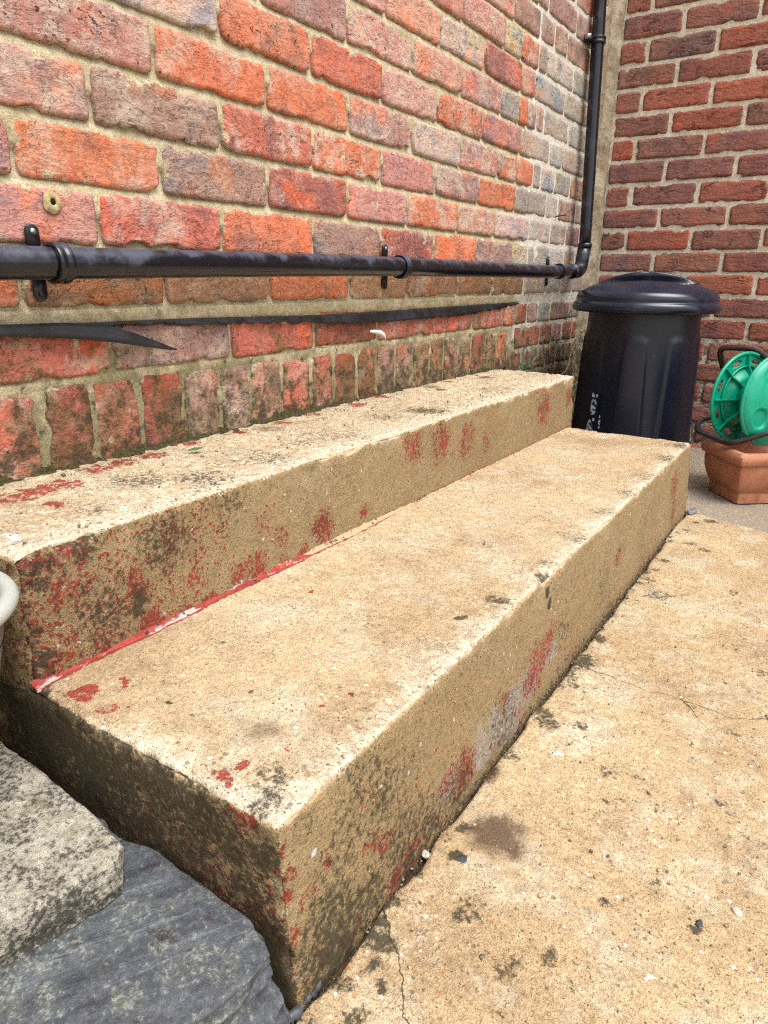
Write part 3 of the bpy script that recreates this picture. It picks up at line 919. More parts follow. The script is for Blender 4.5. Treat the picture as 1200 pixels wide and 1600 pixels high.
steps = tag(empty('concrete_steps', (.29, 1.1, GZ)), 'two tan concrete steps with flaking red paint against the brick wall', 'steps')
steps.location = (0, 0, 0)
def make_step(name, x0, x1, y0, y1, z0, z1, s, which):
    p, f, n, edge, nz = block(x0, x1, y0, y1, z0, z1, s, .007)
    q = p.copy()
    d = fbm(q, 5, 2, 101) * .0030 + fbm(q, 32, 3, 102) * .0011 + fbm(q, 140, 2, 103) * .0007
    chips = np.clip(fbm(q, 16, 3, 104) - .08, 0, 1) * .024 + np.clip(fbm(q, 55, 3, 105) - .02, 0, 1) * .012
    d -= chips * edge * (1.5 if which == 'upper' else 1.0)
    p = p + n * d[:, None]
    X, Y, Z = p.T
    p[:, 2] += np.where((n[:, 2] > .8) & (which == 'upper'), fbm(q, 75, 3, 108, .65) * .0034 - .0012, 0)
    if which == 'lower':
        k = np.clip((z1 - Z) / .185, 0, 1)
        p[:, 0] += .012 * k * sstep(.45, .58, X)
        # dip worn along the arris at the shuttering joint
        p[:, 2] -= .004 * np.exp(-((Y - .885) / .02) ** 2) * sstep(.55, .58, X)
    top = n[:, 2] > .72
    fr = (n[:, 0] > .6) & ~top
    nr = (n[:, 1] < -.6) & ~top
    paint, dirt, pale, grey, white, brown, org = (np.zeros(len(p)) for _ in range(7))
    if which == 'lower':
        paint = np.where(top, wfield(X, Y, LT_paint, 1.7, .62), paint)
        lineu = np.exp(-((X - .258) / .009) ** 2) * .56 * (1 - sstep(.9, 1.05, Y)) + np.exp(-((X - .254) / .005) ** 2) * .50
        paint = np.where(top, np.maximum(paint, lineu), paint)
        paint = np.where(fr, np.maximum(wfield(Y, Z, LR_paint, 2.4) * 1.18, .27 + .14 * fbm(p, 8, 2, 78) + .08 * sstep(-.54, -.60, Z)), paint)
        paint = np.where(nr, np.maximum(wfield(X, Z, EF_paint, 2.2) * 1.06, .37 + .15 * fbm(p, 10, 2, 79) + .12 * sstep(-.48, -.55, Z)), paint)
        dirt = np.where(top, .75 * wfield(X, Y, LT_dirt, 2.2) + .03 * sstep(.52, .58, X) + .02 * fbm(p, 9, 2, 84), dirt)
        dirt = np.where(fr, 1.2 * wfield(Y, Z, LR_dirt, 2.4) + .03 + .05 * fbm(p * np.array([1, 1, .5]), 14, 2, 81), dirt)
        dirt = np.where(fr, np.maximum(dirt, .16 * sstep(-.575, -.615, Z)), dirt)
        dirt = np.where(nr, 1.2 * wfield(X, Z, EF_dirt_shade, 2.4) + .13 + .05 * fbm(p, 14, 2, 80), dirt)  # end-face grime, deepened to paint in the shade behind the pot
        grey = grey
        grey = np.where(fr, wfield(Y, Z, LR_grey, 1.9, .68), grey)
        brown = np.where(top, wfield(X, Y, LT_brown, 1.6), brown)
        white = np.where(fr, wfield(Y, Z, [(.353, -.484, .0075, .75)], 1.2), white)
        pale = np.where(top, .12 + .36 * sstep(.50, .585, X) + .38 * (1 - sstep(.32, .38, Y)) * sstep(.3, .45, X), pale)
        pale += .35 * edge
        org = np.where(top, wfield(X, Y, [(.355, .60, .012, .42), (.375, .62, .012, .42), (.36, .66, .01, .4)]), org)
        rust = wfield(X, Y, [(.36, .50, .03, .25), (.40, .56, .03, .2)])
        org = np.where(top, np.maximum(org, rust), org)
    else:
        paint = np.where(top, wfield(X, Y, UT_paint, 1.9, .60), paint)
        paint = np.where(fr, np.maximum(wfield(Y, Z, UR_paint, 2.4) * 1.16, .48 + .17 * fbm(p, 9, 3, 77) - .18 * sstep(.38, .75, Y) + .05 * sstep(.95, 1.1, Y) * (1 - sstep(1.3, 1.5, Y))), paint)
        paint = np.where(fr, np.maximum(paint, .52 * np.exp(-((Z + .428) / .006) ** 2)), paint)
        paint = np.where(nr, .40, paint)
        dirt = np.where(top, .10 + .6 * wfield(X, Y, UT_dirt, 2.0) + .06 * fbm(p * np.array([1, .5, 1]), 40, 2, 83), dirt)
        dirt = np.where(fr, 1.35 * wfield(Y, Z, UR_dirt, 2.4) + .035 + .04 * (1 - sstep(.35, .7, Y)) + .05 * fbm(p, 12, 2, 82), dirt)
        dirt = np.where(nr, .16, dirt)
        pale = np.where(top, .46 + .20 * sstep(.17, .25, X), pale)
        pale += .35 * edge
        brown = np.where(top, wfield(X, Y, [(.05, .9, .03, .25), (.03, 1.5, .03, .3), (.12, .75, .04, .12)]) + .10 + .12 * fbm(p * np.array([1, .5, 1]), 26, 3, 87), brown)
        white = np.where(top, wfield(X, Y, [(.20, .345, .014, .6), (.13, .40, .005, .5)], 1.3), white)
        org = np.where(top, .30 * (fbm(p, 30, 2, 5) > .2), org)
    return mesh_obj(name, p, f.tolist(), M_STEP, steps, attrs=dict(paint=paint, dirt=dirt, pale=pale, grey=grey, white=white, brown=brown, orange=org))
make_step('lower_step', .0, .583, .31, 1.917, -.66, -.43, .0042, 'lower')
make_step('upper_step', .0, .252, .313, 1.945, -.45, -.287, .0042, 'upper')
# bead of old filler and paint in the inside corner
def bead():
    ys = np.arange(.314, 1.91, .0035)
    V = []
    for y in ys:
        V += [(.249, y, -.4235), (.2530, y, -.4260), (.2550, y, -.4275), (.2575, y, -.4290), (.2605, y, -.4325)]
    V = np.array(V)
    d = fbm(V, 60, 3, 301) * .0036
    sz = (1 - .65 * sstep(.85, 1.1, V[:, 1]))
    V[:, 0] = .2485 + (V[:, 0] - .2485) * sz + d * .8
    V[:, 2] = -.4325 + (V[:, 2] + .4325) * sz + d * .6
    t = NT('painted_bead', .6, .3)
    p = t.pos()
    c = t.mix(t.map(t.noise(p, 60, 6, .7), .46, .50), (.25, .028, .022), (.34, .050, .040))
    c = t.mix(t.map(t.noise(t.vmath('MULTIPLY', p, (1, .22, 1)), 130, 5, .7), .545, .58), c, (.40, .37, .34))
    yy = t.sep(p)[1]
    c = t.mix(t.map(t.math('ADD', t.noise(p, 45, 6, .7), t.map(yy, .55, 1.1, -.25, .5, False)), .48, .56), c, (.42, .32, .18))
    c = t.mix(speck(t, p, 120, .62, .66), c, (.03, .025, .02))
    m = t.fin(c, t.bump(t.noise(p, 220, 5, .7), .8, .002), .65)
    mesh_obj('painted_bead', V, grid_faces(len(ys), 5, flip=True).tolist(), m, steps)
bead()

# ------------------------------------------------------------------ ground
G_dirt = [(0.599, 0.672, 0.014, .4), (0.631, 0.53, 0.007, .5), (0.658, 1.325, 0.022, .3), (0.612, 0.997, 0.020, .35), (0.605, 0.957, 0.017, .3), (0.738, 0.706, 0.007, .3), (0.609, 0.826, 0.013, .35), (0.621, 0.805, 0.011, .3), (0.852, 0.783, 0.008, .35), (0.673, 0.484, 0.012, .2), (0.723, 0.446, 0.011, .22), (0.666, 0.47, 0.008, .25), (0.623, 0.379, 0.009, .3), (0.6, 0.402, 0.008, .3), (0.859, 0.584, 0.005, .5), (0.78, 0.565, 0.005, .35), (0.811, 0.613, 0.004, .3), (0.754, 0.474, 0.007, .3), (0.64, 0.336, 0.008, .3), (0.646, 0.366, 0.008, .35), (0.759, 0.773, 0.010, .25), (0.722, 0.763, 0.010, .25), (0.774, 0.743, 0.007, .3), (0.606, 1.274, 0.02, .2), (0.613, 1.39, 0.022, .2), (0.688, 1.631, 0.014, .35), (0.656, 1.657, 0.012, .35), (0.736, 0.404, 0.009, .2), (0.666, 1.856, 0.014, .4), (.70, .78, .03, .10), (.69, .42, .05, .08), (.80, .45, .06, .07), (.65, .40, .05, .09), (.78, .60, .05, .06)]
G_brown = [(0.652, 0.584, 0.034, .55), (0.635, 0.576, 0.020, .4), (0.672, 0.579, 0.020, .5), (0.605, 0.672, 0.016, .5), (.73, .44, .03, .15), (.70, .30, .03, .3), (.75, .9, .12, .10), (.85, .7, .1, .08)]
G_white = [(0.662, 0.755, 0.014, .55), (0.833, 0.513, 0.009, .62), (0.665, 0.702, 0.006, .55), (0.862, 0.519, 0.005, .5), (0.643, 0.875, 0.017, .40), (0.657, 0.951, 0.006, .5), (0.668, 0.439, 0.005, .5), (0.835, 0.467, 0.005, .5), (0.735, 0.461, 0.006, .5), (0.701, 0.446, 0.007, .5), (0.759, 0.416, 0.005, .5), (0.601, 0.481, 0.006, .5), (.80, .49, .03, .36), (.72, .41, .03, .36)]
G_orange = [(0.727, 0.52, 0.0055, .5), (0.772, 0.539, 0.006, .55)]
_r = np.random.RandomState(5)
for _k in range(130):
    _y = .22 + 1.5 * _r.rand() ** 1.9
    _x = _r.uniform(.60, 1.0)
    G_dirt.append((_x, _y, (.001 + .006 * _r.rand() ** 2.5) * (1 + .6 * _y), _r.uniform(.10, .28)))
for _k in range(60):
    _y = .22 + .9 * _r.rand() ** 1.6
    G_white.append((_r.uniform(.62, .98), _y, _r.uniform(.0015, .004), _r.uniform(.40, .56)))
for _k in range(70):
    _y = .33 + 1.5 * _r.rand()
    G_dirt.append((.594 + abs(_r.normal(0, .012)) + .004, _y, _r.uniform(.004, .011), _r.uniform(.15, .4)))
def foot_x(Y):                                        # where the riser meets the slab
    return .594 + fbm(np.stack([Y, Y * 0 + 3, Y * 0], 1), 9, 2, 61) * .003
def make_patio():
    xs = np.concatenate([np.arange(.15, .55, .012), np.arange(.55, 1.0, .0042), np.arange(1.0, 1.9, .02)])
    ys = np.concatenate([np.arange(-.45, .2, .012), np.arange(.2, 1.25, .0042), np.arange(1.25, YB + .01, .009)])
    X, Y = np.meshgrid(xs, ys, indexing='ij')
    X, Y = X.ravel(), Y.ravel()
    q = np.stack([X, Y, np.zeros_like(X)], 1)
    z = GZ + fbm(q, 2.5, 2, 51) * .004 + fbm(q, 20, 3, 52) * .0014 + fbm(q, 120, 2, 53) * .0007
    z -= np.clip(fbm(q, 40, 2, 58) - .35, 0, 1) * .006
    dx = X - foot_x(Y)
    w = .0040 + fbm(q, 22, 2, 57) * .006
    gap = (1 - sstep(w, w + .006, dx)) * (Y < 1.93) * (Y > .29)
    z -= gap * .014
    # the newer skim ends in a ragged line before the corner slab
    line = 1.905 - (X - .614) * .26 + fbm(q, 14, 3, 54) * .035
    back = sstep(-.012, .012, Y - line)
    z -= back * .004
    dirt = .75 * wfield(X, Y, G_dirt, 2.2) + .05 * fbm(q, 6, 2, 85) + .05 * fbm(q, 28, 2, 86) + .045 * (1 - sstep(.5, .75, Y)) + .01
    near_foot = np.exp(-np.maximum(dx, 0) / .012) * (Y < 1.93)
    dirt = np.maximum(dirt, near_foot * (.15 + .25 * np.clip(fbm(q, 16, 3, 55) * 2, 0, 1)))
    dirt = np.maximum(dirt, gap * .6)
    dirt += back * .05
    brown = np.maximum(wfield(X, Y, G_brown, 1.7), gap * .5) + back * .24
    white = wfield(X, Y, G_white, 1.4)
    org = wfield(X, Y, G_orange, 1.3)
    grey = back * .58
    pale = np.maximum(.40 * np.exp(-np.maximum(dx, 0) / .05) * (1 - near_foot), .25 * (fbm(q, 5, 2, 59) > .1))
    pale = np.maximum(pale, wfield(X, Y, [(.66, .80, .06, .5), (.63, .93, .05, .45), (.63, .42, .06, .4)], 1.6))
    return mesh_obj('patio', np.stack([X, Y, z], 1), grid_faces(len(xs), len(ys)).tolist(), M_PATIO,
                    attrs=dict(paint=np.zeros(len(X)), dirt=dirt, pale=pale, grey=grey, white=white, brown=brown, orange=org))
patio = tag(make_patio(), kind='structure')
bmm = bmesh.new()
bmm.faces.new([bmm.verts.new(v) for v in ((-40, -40, -.668), (40, -40, -.668), (40, 40, -.668), (-40, 40, -.668))])
ground = tag(bm_obj('ground', bmm, mortar_material('yard_concrete', (.42, .33, .20), (.36, .28, .16), 0)), kind='structure')

# ------------------------------------------------------------------ black plastic drain pipe on the wall
def black_plastic(name, col=(.010, .012, .018), dust_sheen=.35, rough=.33):
    t = NT(name, rough=rough, spec=.5)
    p = t.pos()
    n = t.noise(p, 45, 6, .65)
    up = t.sep(t.nrm())[2]
    d = t.math('MULTIPLY', t.map(t.math('ADD', t.noise(p, 18, 5, .65), t.math('MULTIPLY', up, .22)), .54, .78), dust_sheen)
    c = t.mix(d, col, (.085, .097, .145))  # blue-grey dust tint, doubling as painted sky sheen on upward faces
    c = t.mix(t.math('MULTIPLY', speck(t, p, 260, .72, .75, 2), .6), c, (.30, .29, .27))
    return t.fin(c, t.bump(n, .15, .001), t.map(d, 0, .4, rough - .05, rough + .25, False))
M_PIPE = black_plastic('black_pipe_plastic', (.007, .008, .012), dust_sheen=.55, rough=.22)
M_STEEL = simple('screw_steel', (.45, .45, .44), .4, .5, .2, 300, .1, metallic=.9)
pipe = tag(empty('drain_pipe'), 'black plastic drain pipe clipped along the brick wall and turning up in the corner', 'pipe')
PX, PR = .046, .0192
def pipe_z(y): return -.0215 + .0185 * ((y - .46) / 2.0) + (.004 * math.sin((y - .5) * 2.2) if y < 2.3 else 0)
path = [(PX, y, pipe_z(y)) for y in np.arange(-1.0, 2.44, .06)]
V, F = tube(path, PR, 28)
mesh_obj('horizontal_run', V, F, M_PIPE, pipe)
zE = pipe_z(2.44)
el = arc_path([(PX, 2.425, zE), (PX + .003, 2.500, zE + .001), (.055, 2.502, zE + .085)], .036, 10)
V, F = tube(el, .0225, 28)
mesh_obj('elbow', V, F, M_PIPE, pipe)
V, F = tube([(PX, 2.418, zE), (PX, 2.424, zE), (PX, 2.432, zE)], [.0238, .0245, .0238], 28)
mesh_obj('elbow_collar', V, F, M_PIPE, pipe)
V, F = tube([(.0555, 2.502, zE + .078), (.0555, 2.502, zE + .085), (.055, 2.502, zE + .092)], [.0235, .0242, .0235], 28)
mesh_obj('elbow_collar', V, F, M_PIPE, pipe)
vp = [(.0555 - .0275 * max(0, (z - .08)) / .72, 2.502, z) for z in np.arange(zE + .06, 2.42, .08)]
V, F = tube(vp, .0198, 28)
mesh_obj('vertical_run', V, F, M_PIPE, pipe)

def plate(w, h, t, n=10):
    """rounded-end tab in the local YZ plane, thickness along X, from z=0 up to h"""
    pts = [(-w / 2, 0), (w / 2, 0)] + [(w / 2 * math.cos(a), h - w / 2 + w / 2 * math.sin(a)) for a in np.linspace(0, math.pi, n)]
    bm = bmesh.new()
    f = bm.faces.new([bm.verts.new((0, y, z)) for y, z in pts])
    r = bmesh.ops.extrude_face_region(bm, geom=[f])
    bmesh.ops.translate(bm, verts=[v for v in r['geom'] if isinstance(v, bmesh.types.BMVert)], vec=(t, 0, 0))
    bmesh.ops.bevel(bm, geom=bm.edges[:], offset=.0009, segments=2, affect='EDGES', profile=.5)
    return bm

def ring(axis_pt, direction, r0, r1, width, seg=36):
    d = Vector(direction).normalized()
    ref = Vector((0, 0, 1)) if abs(d.z) < .9 else Vector((1, 0, 0))
    a = (ref - d * ref.dot(d)).normalized()
    b = d.cross(a)
    c = Vector(axis_pt)
    prof = [(r0, -width / 2), (r1 - .001, -width / 2), (r1, -width / 2 + .001), (r1, -.0022), (r1 - .0012, -.0012), (r1 - .0012, .0012), (r1, .0022), (r1, width / 2 - .001), (r1 - .001, width / 2), (r0, width / 2)]
    V, F = [], []
    n = len(prof)
    for k in range(seg):
        th = 2 * math.pi * k / seg
        for r, w in prof:
            V.append(c + (a * math.cos(th) + b * math.sin(th)) * r + d * w)
    for k in range(seg):
        k2 = (k + 1) % seg
        for i in range(n):
            i2 = (i + 1) % n
            F.append((k * n + i, k * n + i2, k2 * n + i2, k2 * n + i))
    return V, F

def horizontal_clip(y, label=None):
    z = pipe_z(y)
    V, F = ring((PX, y, z), (0, 1, 0), PR + .0002, PR + .0052, .020)
    clip = mesh_obj('pipe_clip', V, F, M_PIPE, pipe)
    # stand-off foot behind the band
    bm = bmesh.new()
    bmesh.ops.create_cube(bm, size=1)
    bmesh.ops.scale(bm, vec=(PX - .012, .018, .030), verts=bm.verts)
    bmesh.ops.translate(bm, vec=((PX - .012) / 2 - .004, y, z), verts=bm.verts)
    bmesh.ops.bevel(bm, geom=bm.edges[:], offset=.002, segments=2, affect='EDGES')
    bm_obj('stand_off', bm, M_PIPE, clip)
    for s in (1, -1):
        bm = plate(.018, .030, .0045)
        for v in bm.verts:
            v.co.z = z + s * (v.co.z + .016)
            v.co.y += y - .004
            v.co.x += .004
        bm_obj('fixing_tab', bm, M_PIPE, clip)
        bm = bmesh.new()
        bmesh.ops.create_cone(bm, cap_ends=True, segments=14, radius1=.0042, radius2=.0034, depth=.0025, matrix=Matrix.Translation((.0098, y - .004, z + s * .037)) @ Matrix.Rotation(math.pi / 2, 4, 'Y'))
        sc = bm_obj('screw', bm, M_STEEL if s > 0 else M_PIPE, clip)
        for rot in (0, 1):
            pass
    return clip
for y in (.534, 1.328, 2.30, -.4):
    horizontal_clip(y)
# clip on the upright
xv = .0555 - .0275 * (.69 - .08) / .72
V, F = ring((xv, 2.502, .69), (0, 0, 1), .0200, .0255, .020)
clip = mesh_obj('pipe_clip', V, F, M_PIPE, pipe)
bm = bmesh.new()
bmesh.ops.create_cube(bm, size=1)
bmesh.ops.scale(bm, vec=(.030, .052, .016), verts=bm.verts)
bmesh.ops.translate(bm, vec=(.008, 2.478, .69), verts=bm.verts)
bmesh.ops.bevel(bm, geom=bm.edges[:], offset=.003, segments=2, affect='EDGES')
bm_obj('stand_off', bm, M_PIPE, clip)
V, F = tube([(.012, 2.440, .69), (.030, 2.440, .69)], [.0075, .0062], 14)
mesh_obj('screw', V, F, M_STEEL, clip)

# ------------------------------------------------------------------ damp-proof strip
M_DPC = black_plastic('damp_course_felt', (.008, .008, .009), .16, .55)
ys = np.arange(-.3, 2.075, .005)
top = np.interp(ys, [-.3, .475, .58, .78, 1.105, 1.333, 1.63, 2.07], [-.094, -.094, -.0965, -.0975, -.1035, -.1025, -.1005, -.0985])
bot = np.interp(ys, [-.3, .475, .70, .78, .974, 1.104, 1.22, 1.333, 1.45, 1.633, 1.861, 2.0, 2.07], [-.100, -.100, -.1005, -.106, -.112, -.1185, -.124, -.127, -.1245, -.1255, -.1165, -.107, -.103])
V = []
for y, a, b in zip(ys, top, bot):
    w = .003 * vnoise(np.array([[y * 16, 0, 0]]), 91)[0] + .0018 * vnoise(np.array([[y * 47, 2, 0]]), 92)[0]
    tear = .006 * max(0.0, vnoise(np.array([[y * 60, 7, 0]]), 93)[0] - .25) + .0022 * vnoise(np.array([[y * 90, 3, 0]]), 94)[0]
    for k in range(5):
        s = k / 4
        V.append((.001 + (.011 + 1.6 * w) * s ** .7, y, a * (1 - s) + b * s + (w * .6 + tear if k == 4 else 0)))
dpc = mesh_obj('damp_course_strip', V, grid_faces(len(ys), 5).tolist(), M_DPC)
sm = dpc.modifiers.new('thick', 'SOLIDIFY')
sm.thickness = .0014
tag(dpc, 'long black damp-proof strip sagging out of the brick joint below the pipe', 'strip')
# torn flap hanging off it
fy = [-.30, .20, .40, .468, .52, .553, .60, .62, .66, .70, .722]
ft = [-.091, -.092, -.0925, -.0925, -.093, -.0935, -.0985, -.1015, -.114, -.130, -.1395]
fb = [-.101, -.1015, -.103, -.1055, -.110, -.1135, -.1195, -.1225, -.130, -.1375, -.1402]
yy = np.arange(-.3, .7221, .007)
V = []
for y in yy:
    a, b = np.interp(y, fy, ft), np.interp(y, fy, fb)
    o = .012 + .010 * sstep(.45, .70, np.array([y]))[0] + .0015 * vnoise(np.array([[y * 30, 5, 0]]), 95)[0]
    for k in range(4):
        s = k / 3
        V.append((o + .006 * s, y, a * (1 - s) + b * s))
flap = mesh_obj('damp_course_flap', V, grid_faces(len(yy), 4).tolist(), M_DPC)
sm = flap.modifiers.new('thick', 'SOLIDIFY')
sm.thickness = .0016
tag(flap, 'torn pointed black flap of damp-proof strip curling off the wall at the left', 'strip')

# ------------------------------------------------------------------ black bin
M_BIN = black_plastic('bin_plastic', (.0045, .0070, .0185), .02, .40)
M_LID = black_plastic('lid_plastic', (.010, .0145, .031), .06, .25)
BX, BY = .306, 2.40
binr = tag(empty('plastic_bin', (BX, BY, GZ)), 'black plastic lidded bin standing in the corner behind the steps', 'bin')
def make_bin():
    nt, nzz = 240, 110
    th = np.linspace(0, 2 * np.pi, nt, endpoint=False)
    zz = np.linspace(.0, .505, nzz)
    T, Z = np.meshgrid(th, zz, indexing='ij')
    T, Z = T.ravel(), Z.ravel()
    r = np.interp(Z, [0, .115, .44, .47, .505], [.192, .186, .1735, .1722, .171])
    # tall tapering panels stand slightly proud of the drum
    ph = (T / (2 * np.pi) * 8 + .30) % 1.0 - .5
    half = np.interp(Z, [0, .42], [.36, .235])
    pan = (1 - sstep(half - .035, half + .035, np.abs(ph))) * (1 - sstep(.408, .428, Z + .05 * np.maximum(0, np.abs(ph) - .1)))
    r = r + pan * .005
    x, y = r * np.cos(T), r * np.sin(T)
    V = np.stack([x, y, Z], 1)
    F = []
    for i in range(nt):
        i2 = (i + 1) % nt
        for j in range(nzz - 1):
            F.append((i * nzz + j, i2 * nzz + j, i2 * nzz + j + 1, i * nzz + j + 1))
    F.append(tuple(i * nzz for i in range(nt))[::-1])
    mesh_obj('drum', V, F, M_BIN, binr)
    # lid: rolled rim, groove, dome with a bridge handle between two scoops
    prof = [(.168, .492), (.205, .489), (.219, .490), (.2255, .497), (.2275, .506), (.2255, .515), (.219, .5205), (.2155, .523), (.2175, .527), (.2170, .536), (.211, .546), (.203, .553)]
    R = np.linspace(.195, 0, 90)
    dome = .613 - .061 * (R / .203) ** 1.9
    prof += list(zip(R, dome))
    V, F = lathe(prof, 200)
    V = np.array(V)
    a = math.radians(13)
    lx = V[:, 0] * math.cos(a) + V[:, 1] * math.sin(a)
    ly = -V[:, 0] * math.sin(a) + V[:, 1] * math.cos(a)
    ontop = V[:, 2] > .545
    al = np.abs(ly)
    inner = (1 - sstep(.92, 1.0, np.sqrt((lx / .155) ** 2 + (np.maximum(0, al - .03) / .105) ** 4))) * sstep(.024, .033, al)
    floor = .5735 - .030 * (al - .035)
    V[:, 2] -= np.where(ontop, inner * np.maximum(0, V[:, 2] - floor), 0)
    ridge = (1 - sstep(.020, .033, al)) * (1 - sstep(.10, .135, np.abs(lx)))
    over = np.where(ontop, sstep(.583, .600, V[:, 2]) * (1 - sstep(.030, .036, al)) * (1 - sstep(.10, .135, np.abs(lx))), 0)
    sgn = np.sign(ly) * over * al * .45
    V[:, 0] += -math.sin(a) * sgn
    V[:, 1] += math.cos(a) * sgn
    mesh_obj('lid', V, F, M_LID, binr)
    # remains of white printing on the drum
    t = NT('worn_white_print', .6, .3)
    p = t.obj()
    m = t.map(t.noise(p, 110, 5, .65), .47, .53)
    c = t.mix(m, (.46, .52, .62), (.012, .014, .02))
    t.fin(c)
    wm = t.m
    def patch(name, th0, outline):
        pts = [(th0 + dx / .2, z) for dx, z in outline]
        bm = bmesh.new()
        vs_ = []
        for (tt, z) in pts:
            ph = (tt / (2 * math.pi) * 8 + .30) % 1.0 - .5
            rr = float(np.interp(z, [0, .115, .44], [.2, .192, .1765])) + .0095
            vs_.append(bm.verts.new((rr * math.cos(tt), rr * math.sin(tt), z)))
        bm.faces.new(vs_)
        return bm_obj(name, bm, wm, binr, smooth=False)
    th0 = math.atan2(-.20, -.075)
    t0 = 4.305
    patch('printed_mark', t0, [(-.010, .228), (.012, .228), (.013, .238), (-.004, .240), (-.009, .244), (-.012, .238)])
    patch('printed_mark', t0, [(-.009, .178), (-.004, .172), (.006, .172), (.011, .180), (.011, .218), (.004, .223), (-.008, .222), (-.011, .212)])
    patch('printed_mark', t0, [(-.022, .118), (.014, .118), (.010, .132), (.002, .148), (-.006, .160), (-.011, .152), (-.018, .132)])
    patch('printed_mark', t0, [(.004, .153), (.010, .151), (.013, .157), (.008, .163), (.003, .160)])
    patch('printed_mark', t0, [(.028, .130), (.033, .130), (.034, .152), (.032, .174), (.028, .174), (.027, .150)])
make_bin()

# ------------------------------------------------------------------ terracotta planter with a hose reel on it
M_TERRA = (lambda: None)
def terracotta():
    t = NT('terracotta', .72, .35)
    p = t.pos()
    n = t.noise(p, 22, 6, .65)
    c = t.mix(t.map(n, .35, .68), (.45, .185, .105), (.38, .135, .068))
    c = t.mix(t.math('MULTIPLY', t.map(t.noise(p, 13, 5, .6), .55, .7), .6), c, (.52, .27, .17))
    c = t.scalecol(c, t.map(t.noise(t.vmath('MULTIPLY', p, (1, 1, 5)), 90, 4, .6), .3, .7, .84, 1.14, False))
    z = t.sep(p)[2]
    st = t.math('ADD', t.noise(p, 30, 6, .7), t.map(z, -.60, -.50, .09, -.12, False))
    c = t.mix(t.math('MULTIPLY', t.map(st, .56, .70), .55), c, (.16, .08, .04))
    return t.fin(c, t.bump(t.noise(t.vmath('MULTIPLY', p, (1, 1, 3)), 120, 4, .6), .4, .0015), .7)
M_TERRA = terracotta()
plant = tag(empty('terracotta_planter', (.70, 2.06, GZ)), 'orange terracotta trough planter on the ground beside the bin', 'planter')
def make_planter():
    # local axes: corner nearest the lens at the origin, u towards the left-back end, w along the long side
    u = Vector((-.637, .771, 0))
    w = Vector((.771, .637, 0))
    Lu, Lw = .150, .46
    prof = [(.000, .000), (.000, .022), (.001, .030), (-.004, .034), (-.010, .050), (-.0165, .075), (-.0185, .098), (-.0180, .110), (-.0255, .114), (-.029, .124), (-.028, .137), (-.022, .145), (-.010, .146), (-.002, .143), (.000, .130), (.004, .060), (.006, .055)]
    ch = .020
    V, F = [], []
    n = 0
    for ins, z in prof:
        cc = ch + max(0, ins) * .3
        a0, a1, b0, b1 = ins, Lu - ins, ins, Lw - ins
        ring_ = [(a0 + cc * .15, b0), (a0, b0 + cc * .15), (a0, b1), (a1, b1), (a1, b0 + .0), ]
        ring_ = []
        for (ca, cb, sa, sb) in ((a0, b0, 1, 1), (a0, b1, 1, -1), (a1, b1, -1, -1), (a1, b0, -1, 1)):
            rr = .012
            o = [(ca + sa * rr, cb), (ca + sa * rr * .3, cb + sb * rr * .3), (ca, cb + sb * rr)]
            if (sa, sb) in ((1, -1), (-1, 1)):
                o = o[::-1] if (sa, sb) == (1, -1) else o[::-1]
            ring_.append(o)
        # order around the rectangle
        o0, o1, o2, o3 = ring_
        seq = o0 + o1 + o2 + o3
        n = len(seq)
        for (aa, bb) in seq:
            q = u * aa + w * bb
            V.append((q.x, q.y, z))
    m = len(prof)
    for i in range(m - 1):
        for k in range(n):
            k2 = (k + 1) % n
            F.append((i * n + k, i * n + k2, (i + 1) * n + k2, (i + 1) * n + k))
    F.append(tuple((m - 1) * n + k for k in range(n)))
    F.append(tuple(range(n))[::-1])
    bm = bmesh.new()
    bv = [bm.verts.new(v) for v in V]
    for f in F:
        bm.faces.new([bv[i] for i in f])
    o = bm_obj('trough', bm, M_TERRA, plant, smooth=True)
    md = o.modifiers.new('edge', 'EDGE_SPLIT')
    md.split_angle = math.radians(38)
    return o
make_planter()

